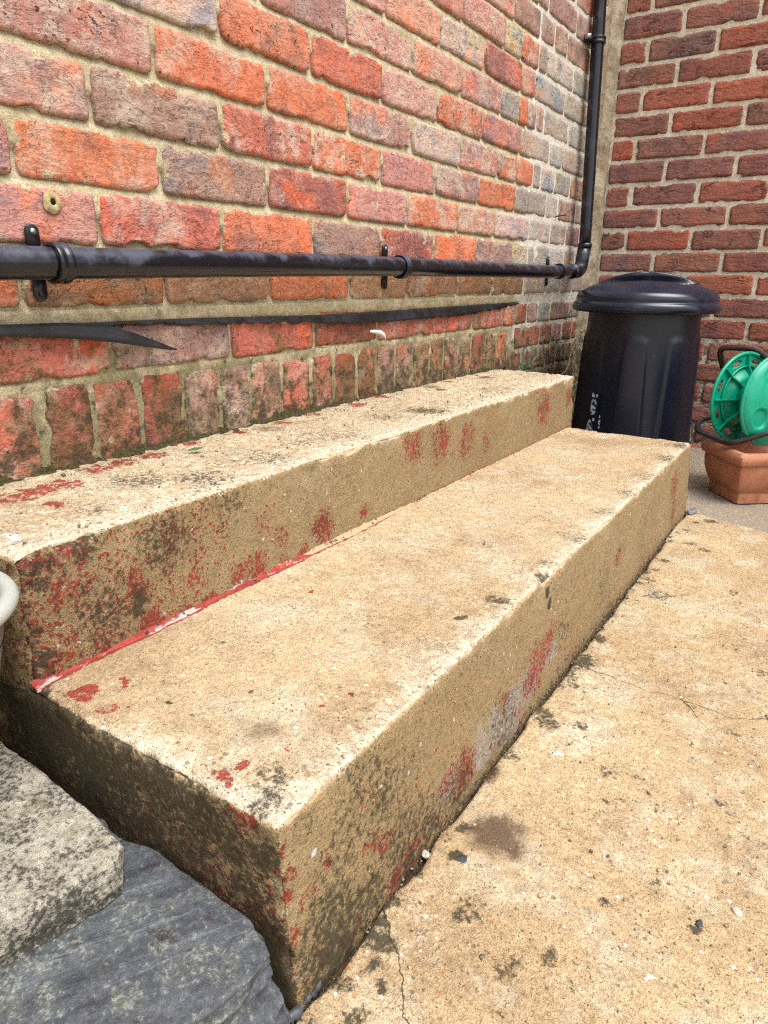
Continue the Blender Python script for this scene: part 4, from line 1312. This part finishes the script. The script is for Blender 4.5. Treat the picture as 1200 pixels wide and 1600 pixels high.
M_GREEN = simple('green_plastic', (.0, .32, .19), .34, .5, .12, 30, .1, spots=((.02, .14, .08), 90, .66, .5))
M_FRAME = black_plastic('reel_frame_metal', (.020, .012, .010), .35, .32)
reel = tag(empty('hose_reel', (.66, 2.19, -.47)), 'green plastic garden hose reel on a black tube frame resting on the planter', 'hose reel')
RB = Vector((.66, 2.19, -.47))
def make_reel():
    ax = Vector((.86, -.50, .05)).normalized()
    upz = Vector((0, 0, 1))
    e1 = (upz - ax * upz.dot(ax)).normalized()
    e2 = ax.cross(e1)
    c1 = Vector((.648, 2.215, -.345)) - RB          # ribbed flange, seen from inside
    c2 = c1 + ax * .105
    def frame_pt(c, r, th, w): return c + (e1 * math.cos(th) + e2 * math.sin(th)) * r + ax * w
    R = .124
    def flange(name, c, s, dish):
        """dished wheel with slots near its rim; s = direction the ribs face"""
        nr, nt = 30, 160
        rr = np.linspace(.030, R, nr)
        V, F = [], []
        for side in (0, 1):
            for i, r in enumerate(rr):
                for k in range(nt):
                    th = 2 * math.pi * k / nt
                    w = s * (dish * (1 - sstep(.055, .085, np.array([r]))[0]) + side * .0035)
                    V.append(frame_pt(c, r, th, w))
        def slot(r, th):
            a = (th / (2 * math.pi) * 8) % 1 - .5
            return ((r - .103) / .0075) ** 2 + (a * 2 * math.pi / 8 * .103 / .020) ** 2 < 1
        hole = np.zeros((nr - 1, nt), bool)
        for i in range(nr - 1):
            for k in range(nt):
                hole[i, k] = slot((rr[i] + rr[i + 1]) / 2, 2 * math.pi * (k + .5) / nt)
        idx = lambda sd, i, k: sd * nr * nt + i * nt + (k % nt)
        for i in range(nr - 1):
            for k in range(nt):
                if hole[i, k]:
                    continue
                F.append((idx(0, i, k), idx(0, i + 1, k), idx(0, i + 1, k + 1), idx(0, i, k + 1)))
                F.append((idx(1, i, k), idx(1, i, k + 1), idx(1, i + 1, k + 1), idx(1, i + 1, k)))
                if i + 1 < nr - 1 and hole[i + 1, k]:
                    F.append((idx(0, i + 1, k), idx(1, i + 1, k), idx(1, i + 1, k + 1), idx(0, i + 1, k + 1)))
                if i > 0 and hole[i - 1, k]:
                    F.append((idx(0, i, k), idx(0, i, k + 1), idx(1, i, k + 1), idx(1, i, k)))
        fl = mesh_obj(name, V, F, M_GREEN, reel)
        # rolled rim
        path = [frame_pt(c, R, 2 * math.pi * k / 96, s * .004) for k in range(97)]
        V2, F2 = tube(path, .0052, 10, False)
        mesh_obj('rim', V2, F2, M_GREEN, fl)
        return fl
    def rib(parent, c, th, s):
        t = .0016
        pr = [(.030, .032), (.066, .028), (.090, .014), (.119, .011), (.119, 0), (.090, 0), (.066, .012), (.030, .02)]
        e = (e1 * -math.sin(th) + e2 * math.cos(th)) * t
        V = [frame_pt(c, r, th, s * w) + e for r, w in pr] + [frame_pt(c, r, th, s * w) - e for r, w in pr]
        n = len(pr)
        F = [tuple(range(n)), tuple(range(2 * n - 1, n - 1, -1))] + [(i, n + i, n + (i + 1) % n, (i + 1) % n) for i in range(n)]
        mesh_obj('rib', V, F, M_GREEN, parent, smooth=False)
    f1 = flange('flange', c1, 1, .018)
    for k in range(8):
        rib(f1, c1, 2 * math.pi * k / 8, 1)
    # web ring between the ribs
    V, F = [], []
    for k in range(97):
        th = 2 * math.pi * k / 96
        for r, w in ((.088, .003), (.088, .011), (.0905, .011), (.0905, .003)):
            V.append(frame_pt(c1, r, th, w))
    for k in range(96):
        for i in range(4):
            F.append((k * 4 + i, k * 4 + (i + 1) % 4, (k + 1) * 4 + (i + 1) % 4, (k + 1) * 4 + i))
    mesh_obj('web_ring', V, F, M_GREEN, f1)
    # outer flange: smooth domed cover with four moulded hand recesses
    prof = [(.0, .016), (.03, .0155), (.06, .014), (.09, .010), (.108, .004), (.118, -.003), (.1215, -.010), (.119, -.014)]
    nt, nr = 160, 40
    rr = np.linspace(0.002, .1215, nr)
    V, F = [], []
    for i, r in enumerate(rr):
        for k in range(nt):
            th = 2 * math.pi * k / nt
            w = float(np.interp(r, [p[0] for p in prof[:7]], [p[1] for p in prof[:7]]))
            a = (th / (2 * math.pi) * 4 + .15) % 1 - .5
            dd = math.sqrt(((r - .078) / .026) ** 2 + (a * 2 * math.pi / 4 * .078 / .030) ** 2)
            w -= .007 * (1 - float(sstep(.85, 1.02, np.array([dd]))[0]))
            V.append(frame_pt(c2, r, th, w))
    for i in range(nr - 1):
        for k in range(nt):
            F.append((i * nt + k, (i + 1) * nt + k, (i + 1) * nt + (k + 1) % nt, i * nt + (k + 1) % nt))
    cov = mesh_obj('outer_flange', V, F, M_GREEN, reel)
    md = cov.modifiers.new('thick', 'SOLIDIFY')
    md.thickness = .004
    md.offset = 0
    path = [frame_pt(c2, .1205, 2 * math.pi * k / 96, -.010) for k in range(97)]
    V2, F2 = tube(path, .0058, 10, False)
    mesh_obj('rim', V2, F2, M_GREEN, cov)
    # hub drum
    V, F = tube([c1 + ax * .014, c1 + ax * .06, c2 + ax * .004], [.050, .042, .046], 48)
    mesh_obj('hub', V, F, M_GREEN, reel)
    # bent tube frame: foot loop on the planter rim, handle loop above the wheel
    foot = arc_path([Vector(p) - RB for p in ((.640, 2.33, -.395), (.548, 2.20, -.424), (.560, 2.13, -.440), (.655, 2.075, -.4545), (.755, 2.10, -.410), (.83, 2.20, -.385), (.80, 2.34, -.385), (.640, 2.33, -.395))], .030, 8)
    V, F = tube(foot, .0078, 14)
    mesh_obj('foot_loop', V, F, M_FRAME, reel)
    hand = arc_path([Vector(p) - RB for p in ((.640, 2.33, -.395), (.585, 2.315, -.30), (.556, 2.30, -.216), (.645, 2.30, -.214), (.712, 2.22, -.240), (.76, 2.14, -.33), (.765, 2.12, -.405))], .028, 8)
    V, F = tube(hand, .0085, 14)
    mesh_obj('handle_loop', V, F, M_FRAME, reel)
    V, F = tube([c1 - ax * .03, c2 + ax * .022], [.009, .009], 14)
    mesh_obj('axle', V, F, M_FRAME, reel)
make_reel()

# ------------------------------------------------------------------ things at the near end of the steps
def outline_block(name, poly, z_top, z_bot, mat, seed, side_rough=.004, inset=.0, nlev=7, top_rough=.0015, rnd=.004, grid=.006, attrs=None, flare=.0):
    """rough slab from an outline: rounded rim, uneven sides, filled top grid"""
    P2 = [Vector((x, y)) for x, y in poly]
    pts = []
    for i in range(len(P2)):
        a, b = P2[i], P2[(i + 1) % len(P2)]
        n = max(1, int((b - a).length / grid))
        for k in range(n):
            pts.append(a.lerp(b, k / n))
    n = len(pts)
    cx = sum((p.x for p in pts)) / n
    cy = sum((p.y for p in pts)) / n
    rings = []                # (scale, absolute inset, z, is_side)
    for l in range(nlev + 1):
        t = l / nlev
        rings.append((1.0 + flare * (1 - t), 0.0, z_bot + (z_top - rnd - z_bot) * t, True))
    for k in range(1, 6):
        a = k / 5 * math.pi / 2
        rings.append((1.0, rnd * (1 - math.cos(a)), z_top - rnd * (1 - math.sin(a)), True))
    for k in range(1, 40):
        rings.append((1.0 - k / 40.0, rnd * (1 - k / 40.0), z_top, False))
    V = []
    for sc, inn, z, side in rings:
        for p in pts:
            dx, dy = (p.x - cx), (p.y - cy)
            ln = max(1e-6, math.hypot(dx, dy))
            V.append((cx + dx * sc - dx / ln * inn, cy + dy * sc - dy / ln * inn, z))
    V = np.array(V)
    kinds = np.repeat([r[3] for r in rings], n)
    scs = np.repeat([r[0] for r in rings], n)
    ra = np.hypot(V[:, 0] - cx, V[:, 1] - cy)[:, None]
    dirv = np.concatenate([(V[:, :2] - np.array([cx, cy])) / np.maximum(ra, 1e-6), np.zeros((len(V), 1))], 1)
    lay = fbm(V * np.array([.6, .6, 2.5]), 60, 3, seed) * side_rough * 1.4 + fbm(V, 30, 2, seed + 1) * side_rough
    fade = np.where(scs >= 1, 1.0, np.exp(-(1 - scs) / .06))
    V += dirv * (lay * fade)[:, None]
    w = np.clip((V[:, 2] - (z_top - rnd)) / rnd, 0, 1)
    V[:, 2] += w * (fbm(V, 18, 3, seed + 2) * top_rough * 2 + fbm(V, 90, 2, seed + 3) * top_rough * .9)
    F = []
    m = len(rings)
    for i in range(m - 1):
        for k in range(n):
            k2 = (k + 1) % n
            F.append((i * n + k, i * n + k2, (i + 1) * n + k2, (i + 1) * n + k))
    F.append(tuple((m - 1) * n + k for k in range(n)))
    return V, F

def slate_material():
    t = NT('riven_slate', .62, .4)
    p = t.pos()
    # bedding streaks run obliquely across the face
    rot = t.t.nodes.new('ShaderNodeMapping')
    rot.inputs['Rotation'].default_value = (0, 0, math.radians(-60))
    t.set(rot.inputs['Vector'], p)
    sv = t.vmath('MULTIPLY', rot.outputs[0], (.16, 1.0, 1.0))
    n1 = t.noise(sv, 55, 7, .7)
    n2 = t.noise(p, 24, 7, .65)
    c = t.mix(t.map(n1, .34, .66), (.050, .055, .066), (.110, .118, .136))
    c = t.mix(t.math('MULTIPLY', t.map(n2, .44, .62), .75), c, (.120, .130, .122))
    c = t.mix(t.math('MULTIPLY', t.map(t.noise(p, 42, 4, .6), .575, .66), .85), c, (.052, .040, .046))
    c = t.mix(t.math('MULTIPLY', t.map(t.noise(t.vmath('MULTIPLY', rot.outputs[0], (.07, 1.0, 1.0)), 70, 4, .6), .62, .68), .45), c, (.22, .235, .26))
    gr = t.noise(p, 190, 5, .75)
    c = t.mix(t.math('MULTIPLY', t.map(t.math('ADD', t.math('MULTIPLY', gr, .6), t.math('MULTIPLY', n2, .4)), .53, .62), .55), c, (.29, .305, .265))
    c = t.mix(t.math('MULTIPLY', speck(t, p, 23, .58, .70, 5, .7), .45), c, (.19, .205, .11))
    c = t.scalecol(c, t.map(gr, .3, .7, .55, 1.42, False))
    h = t.math('ADD', t.math('MULTIPLY', n1, .45), t.math('MULTIPLY', gr, .9))
    return t.fin(c, t.bump(h, .9, .0034), .60)
M_SLATE = slate_material()
SL = [(.30, .300), (.390, .300), (.427, .303), (.477, .303), (.546, .303), (.570, .297), (.589, .287), (.592, .262), (.588, .223), (.575, .15), (.55, .07), (.48, .00), (.30, -.02), (.16, .05), (.15, .25)]
V, F = outline_block('slate', SL, -.525, -.612, M_SLATE, 401, .005, top_rough=.0016, rnd=.0022, nlev=40, grid=.005, flare=.012)
V = np.array(V)
layer = np.floor((V[:, 2] + .612) / .0105).astype(int)
lh = np.array([.004, -.001, .003, -.003, .002, -.004, .001, -.001, .0, .0])[np.clip(layer, 0, 9)]
side = V[:, 2] < -.5275
vd = V[:, :2] - np.array([.4, .16])
vd /= np.maximum(np.linalg.norm(vd, axis=1, keepdims=True), 1e-6)
V[:, :2] += vd * np.where(side, lh * (.6 + .8 * vnoise(np.stack([V[:, 0] * 30, V[:, 1] * 30, layer * 3.7], 1), 55)), 0)[:, None]
# the lower bed steps out at the foot on the right
k = sstep(-.560, -.572, V[:, 2]) * sstep(.50, .58, V[:, 0])
V[:, 0] += k * .012
V[:, 1] = np.minimum(V[:, 1], .3085)
slate = mesh_obj('slate_slab', V, F, M_SLATE)
md = slate.modifiers.new('edge', 'EDGE_SPLIT')
md.split_angle = math.radians(40)
tag(slate, 'blue-grey riven slate slab lying at the near end of the steps', 'stone slab')

def rough_cast():
    t = NT('lichened_concrete', .95, .1)
    p = t.pos()
    n = t.noise(p, 60, 7, .72)
    c = t.mix(t.map(n, .35, .65), (.60, .55, .45), (.42, .38, .29))
    c = t.scalecol(c, t.map(t.noise(p, 420, 3, .7), .3, .7, .7, 1.25, False))
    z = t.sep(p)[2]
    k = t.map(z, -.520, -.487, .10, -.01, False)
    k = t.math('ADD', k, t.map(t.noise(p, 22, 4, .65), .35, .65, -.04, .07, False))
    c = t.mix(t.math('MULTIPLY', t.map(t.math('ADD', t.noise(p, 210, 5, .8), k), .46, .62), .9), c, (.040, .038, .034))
    c = t.mix(t.math('MULTIPLY', t.map(t.noise(p, 21, 5, .6), .60, .72), .7), c, (.11, .085, .06))
    c = t.mix(t.math('MULTIPLY', t.map(t.noise(p, 14, 4, .6), .60, .70), .6), c, (.20, .20, .09))
    h = t.math('ADD', t.math('MULTIPLY', n, 1.2), t.noise(p, 210, 5, .7))
    return t.fin(c, t.bump(h, 1.0, .0045), .95)
M_CAST = rough_cast()
SB = [(.06, .290), (.16, .290), (.231, .285), (.275, .285), (.347, .281), (.405, .276), (.440, .270), (.453, .258), (.453, .245), (.449, .215), (.436, .172), (.40, .09), (.24, .06), (.08, .08)]
V, F = outline_block('slab', SB, -.4855, -.5235, M_CAST, 431, .0030, top_rough=.0026, rnd=.0065, nlev=8, grid=.005)
tag(mesh_obj('concrete_slab', V, F, M_CAST), 'speckled cream concrete slab resting on the slate at the left edge', 'stone slab')

# enamelled pot just entering the picture on the left
def make_pot():
    pr = [(.0, .0), (.040, .0), (.046, .004), (.051, .02), (.066, .08), (.0820, .15), (.0862, .172), (.0868, .178), (.0955, .180), (.0990, .184), (.0995, .189), (.0965, .1935), (.0905, .1945), (.0860, .192), (.0840, .186), (.067, .10), (.048, .02), (.0, .015)]
    V, F = lathe(pr, 96)
    t = NT('old_enamel', .38, .5)
    p = t.obj()
    z = t.sep(p)[2]
    n = t.noise(p, 16, 7, .7)
    c = t.mix(t.map(z, .178, .183), (.10, .115, .108), (.40, .42, .385))
    c = t.mix(t.map(t.math('ADD', n, t.map(z, .17, .18, .06, -.08)), .52, .66), c, (.085, .095, .085))
    c = t.mix(t.math('MULTIPLY', speck(t, p, 60, .60, .68, 7, .7), .7), c, (.25, .22, .15))
    c = t.mix(t.math('MULTIPLY', speck(t, t.vmath('MULTIPLY', p, (1, 1, .15)), 45, .62, .66, 5), .8), c, (.5, .5, .46))
    t.fin(c, t.bump(t.noise(p, 90, 4), .2, .001), .42)
    pot = tag(empty('enamel_pot', (.264, .200, -.4845)), 'grey enamel pot with a pale rolled rim at the left edge of the picture', 'pot')
    mesh_obj('pot_body', V, F, t.m, pot)
    V, F = lathe([(.0, .150), (.083, .150)], 48)
    V = np.array(V)
    mesh_obj('soil', V, F, simple('potting_soil', (.03, .02, .013), .95, .1, .5, 150, 1.0, .006), pot)
make_pot()

# ------------------------------------------------------------------ small things
def pebble(name, loc, size, mat, seed, label, cat, group=None, flat=.55):
    bm = bmesh.new()
    bmesh.ops.create_icosphere(bm, subdivisions=3, radius=1)
    co = np.array([v.co[:] for v in bm.verts])
    d = 1 + fbm(co + seed, 1.1, 2, seed) * .55 + fbm(co + seed, 3.2, 2, seed + 1) * .35
    co = co * d[:, None] * np.array(size)
    co[:, 2] *= flat
    for v, c in zip(bm.verts, co):
        v.co = c
    o = bm_obj(name, bm, mat)
    o.location = loc
    o.rotation_euler = (0, 0, seed * 1.3)
    return tag(o, label, cat, group)
M_GREYST = simple('grey_mortar_lump', (.17, .175, .19), .6, .4, .4, 120, .8, .003, spots=((.40, .38, .34), 70, .58))
M_DARKST = simple('dark_slate_chip', (.045, .05, .06), .5, .4, .4, 150, .7, .003)
M_WHITEST = simple('white_quartz', (.46, .43, .37), .6, .4, .2, 120, .5, .002)
pebble('stone_chip', (.600, .517, GZ - .003), (.0045, .005, .005), M_WHITEST, 5, 'pale stone chip wedged in the gap at the step foot', 'stone')
pebble('stone_chip', (.634, .531, GZ - .001), (.006, .005, .006), M_DARKST, 8, 'dark glossy stone chip on the slab beside the brown stain', 'stone')
pebble('stone_chip', (.888, .626, GZ - .001), (.005, .0045, .004), M_WHITEST, 12, 'white quartz chip set in the tan slab at the right', 'stone')
pebble('stone_chip', (.859, .590, GZ - .001), (.004, .0035, .0035), M_DARKST, 15, 'small black stone chip left of the white quartz chip', 'stone')
pebble('mortar_lump', (.612, 1.900, GZ + .004), (.022, .010, .010), M_GREYST, 18, 'grey mortar lump at the far foot of the steps', 'mortar lump')
# strip of grey sealant squeezed out of the gap at the near corner
pts = [(.5925, .300), (.5955, .309), (.5945, .318), (.597, .327), (.5955, .335), (.5945, .343), (.5985, .350), (.6005, .361), (.5965, .370), (.599, .381)][:6]
path, rad = [], []
for i in range(len(pts) * 4 - 3):
    a, b = pts[i // 4], pts[min(i // 4 + 1, len(pts) - 1)]
    f_ = (i % 4) / 4
    path.append((a[0] + (b[0] - a[0]) * f_, a[1] + (b[1] - a[1]) * f_, GZ + .001 + .0022 * math.sin(i * .7)))
    rad.append((.0052 if i < 6 else .0026) + .0013 * math.sin(i * 1.9))
rad[0] = .002
rad[-1] = .001
V, F = tube(path, rad, 12)
V = np.array([tuple(v) for v in V])
V += fbm(V, 140, 2, 88)[:, None] * .0015
tag(mesh_obj('sealant_bead', V, F, simple('old_sealant', (.055, .058, .066), .42, .5, .4, 90, .5, .002, spots=((.5, .48, .45), 80, .62))), 'loose twist of grey sealant at the near bottom corner of the step', 'sealant')

# crumbled mortar and soil lying in the joint along the foot of the riser
def crumbs(name, n, place, mat, seed, label, cat):
    rs = np.random.RandomState(seed)
    ico = bmesh.new()
    bmesh.ops.create_icosphere(ico, subdivisions=1, radius=1)
    iv = np.array([v.co[:] for v in ico.verts])
    fi = [[v.index for v in f.verts] for f in ico.faces]
    ico.free()
    V, F = [], []
    for k in range(n):
        (x, y, z), s = place(rs)
        sc = s * rs.uniform(.6, 1.3, 3)
        v = iv * sc * (1 + rs.uniform(-.25, .25, (len(iv), 1)))
        a = rs.uniform(0, 6.28)
        R = np.array([[math.cos(a), -math.sin(a), 0], [math.sin(a), math.cos(a), 0], [0, 0, 1]])
        v = v @ R.T + np.array([x, y, z])
        b = len(V) * len(iv)
        V.append(v)
        F += [[b + i for i in f] for f in fi]
    return tag(mesh_obj(name, np.concatenate(V), F, mat), label, cat, kind='stuff')
M_SOIL = simple('joint_dirt', (.085, .066, .042), .95, .1, .6, 200, 1, .002, spots=((.34, .28, .19), 160, .50))
def p_foot(rs):
    y = .32 + 1.58 * rs.rand() ** 1.25
    x = .594 + rs.normal(.006, .0035) + .004 * math.sin(y * 21)
    return (x, y, GZ - .008 + rs.uniform(0, .006)), rs.uniform(.0006, .0020)
crumbs('joint_crumbs', 700, p_foot, M_SOIL, 21, 'dark crumbs of soil and mortar in the joint along the step foot', 'crumbs')
M_GRIT = simple('sand_grit', (.42, .31, .18), .9, .2, .5, 90, .6, .001, spots=((.07, .06, .05), 40, .55))
def p_grit(rs):
    if rs.rand() < .55:
        y = .25 + 1.5 * rs.rand() ** 1.6
        x = rs.uniform(.61, 1.0)
        return (x, y, GZ + .001), abs(rs.normal(0, .0007)) + .0004
    if rs.rand() < .6:
        return (rs.uniform(.02, .245), rs.uniform(.33, 1.92), -.2865), abs(rs.normal(0, .0008)) + .0005
    return (rs.uniform(.27, .575), rs.uniform(.325, 1.3), -.4298), abs(rs.normal(0, .0004)) + .0003
crumbs('loose_grit', 2600, p_grit, M_GRIT, 22, 'fine loose grit scattered over the slab and the treads', 'grit')
M_MOSS = simple('dark_moss', (.055, .052, .022), .95, .1, .7, 220, 1, .003, spots=((.20, .055, .04), 45, .60))
def moss_fillet():
    ys = np.arange(.30, 2.03, .0028)
    prof = np.array([(-.004, .016), (.0005, .011), (.003, .0065), (.006, .003), (.0095, .0008), (.014, -.002)])
    V = np.array([(x, y, -.2880 + z) for y in ys for x, z in prof])
    d = fbm(V, 28, 3, 331, .6) * .0058 + fbm(V, 150, 2, 332) * .0022
    amt = np.clip(.45 + 1.1 * fbm(np.stack([V[:, 1], V[:, 1] * 0, V[:, 1] * 0], 1), 7, 3, 333), 0, 1)
    V[:, 2] = -.2895 + (V[:, 2] + .2895) * (.35 + .65 * amt) + d * .8
    V[:, 0] = V[:, 0] * (.5 + .6 * amt) + d
    return tag(mesh_obj('moss_line', V, grid_faces(len(ys), len(prof), flip=True).tolist(), M_MOSS), 'dark moss and soil in the angle between wall and upper step', 'moss', kind='stuff')
moss_fillet()

def leaf_mesh(name, L, W, mat, curl=.25, parent=None):
    n = 9
    V, F = [], []
    for i in range(n):
        t = i / (n - 1)
        w = W * math.sin(math.pi * min(1, t * .96 + .02)) ** .8
        z = curl * L * t * t
        for k in (-1, -.5, 0, .5, 1):
            V.append((t * L, k * w / 2, z + abs(k) * W * .18))
    for i in range(n - 1):
        for k in range(4):
            F.append((i * 5 + k, (i + 1) * 5 + k, (i + 1) * 5 + k + 1, i * 5 + k + 1))
    o = mesh_obj(name, V, F, mat, parent)
    md = o.modifiers.new('thick', 'SOLIDIFY')
    md.thickness = .0004
    return o
M_LEAF = simple('weed_leaf', (.045, .13, .03), .5, .4, .35, 80, .4, .001)
lf = leaf_mesh('fallen_leaf', .021, .009, M_LEAF, .12)
lf.location = (.070, .692, -.2845)
lf.rotation_euler = (.2, 0, 1.0)
tag(lf, 'scrap of green leaf on the upper step near the brick wall', 'leaf')
weed = tag(empty('weed_seedling', (.085, 2.010, -.290)), 'tiny green weed growing at the far end of the upper step', 'weed')
weed.location = (.075, 1.985, -.292)
for i in range(9):
    a = i * 2.4
    l = leaf_mesh('leaf', .011 + .008 * random.random(), .005, M_LEAF, .5, weed)
    l.location = (.006 * math.cos(a), .016 * math.sin(a * 1.7), .002)
    l.rotation_euler = (0, -.5 - .5 * random.random(), a)
tw = [(.17, 2.02, -.31), (.18, 2.08, -.285), (.165, 2.13, -.245), (.172, 2.17, -.205), (.15, 2.20, -.17)]
V, F = tube(arc_path(tw, .03, 5), .0008, 8)
tag(mesh_obj('dry_twig', V, F, simple('dry_stem', (.17, .13, .08), .8, .2, .3, 100, .5)), 'thin dry twig leaning between the bin and the upper step', 'twig')
# hair-thin root hanging from the mortar
V, F = tube(arc_path([(.008, 1.075, -.160), (.012, 1.10, -.166), (.010, 1.125, -.158), (.014, 1.150, -.163), (.012, 1.175, -.150)], .01, 5), .0009, 6)
tag(mesh_obj('root_wisp', V, F, bpy.data.materials['dry_stem']), 'thin dry root wisp lying on the ledge of mortar below the black strip', 'root')
# scrap of white plastic caught under the strip
pp = [(.010, 1.262, -.1425), (.014, 1.275, -.1428), (.020, 1.290, -.1455), (.022, 1.302, -.152), (.021, 1.306, -.160)]
V = []
for i, (x, y, z) in enumerate(pp):
    w = .0035 + .0018 * i
    for k in range(4):
        s = k / 3 - .5
        V.append((x + .003 * math.cos(s * 3), y - s * w * .6, z + s * w * 1.6))
wp = mesh_obj('plastic_scrap', V, grid_faces(5, 4).tolist(), simple('white_plastic', (.74, .74, .72), .4, .4, .1, 60, .1))
md = wp.modifiers.new('thick', 'SOLIDIFY')
md.thickness = .0012
tag(wp, 'curled scrap of white plastic stuck to the wall under the black strip', 'plastic scrap')
# old wall plug hole with a ring of filler
V, F = lathe([(.0030, -.006), (.0033, .0002), (.0046, .0013), (.0080, .0012), (.0100, .0006), (.0125, -.0018)], 40)
V = np.array(V)
V[:, :2] *= (1 + .30 * fbm(V * 1.0, 110, 3, 7))[:, None]
V = np.stack([V[:, 2], V[:, 0], V[:, 1] * 1.15], 1)
hole = mesh_obj('plug_filler', V, F, simple('filler', (.44, .35, .18), .85, .2, .4, 120, .8, .002), None)
hole.location = (.0062, .564, .053)
bm = bmesh.new()
bmesh.ops.create_cone(bm, cap_ends=True, segments=20, radius1=.0036, radius2=.0036, depth=.004, matrix=Matrix.Rotation(math.pi / 2, 4, 'Y') @ Matrix.Translation((0, 0, -.0015)))
bm_obj('plug_bore', bm, simple('dark_bore', (.012, .009, .007), .8, .2, .4, 200, .5), hole)  # near-black disc fills the bore
tag(hole, 'old plug hole ringed with yellow filler in the brick above the pipe', 'plug hole')
V, F = tube([(-.004, 2.346, .165), (.038, 2.338, .168)], [.0022, .0022], 10)
nail = mesh_obj('rusty_nail', V, F, simple('nail_rust', (.05, .03, .02), .7, .4, .4, 200, .5))
tag(nail, 'rusty nail sticking out of the grey bricks near the corner', 'nail')

# ------------------------------------------------------------------ render settings
scene.render.engine = 'CYCLES'
scene.cycles.use_denoising = False
scene.cycles.filter_width = 1.2
scene.cycles.adaptive_threshold = .02
scene.cycles.max_bounces = 5
scene.cycles.diffuse_bounces = 1
scene.cycles.glossy_bounces = 2
scene.render.resolution_x = 768
scene.render.resolution_y = 1024
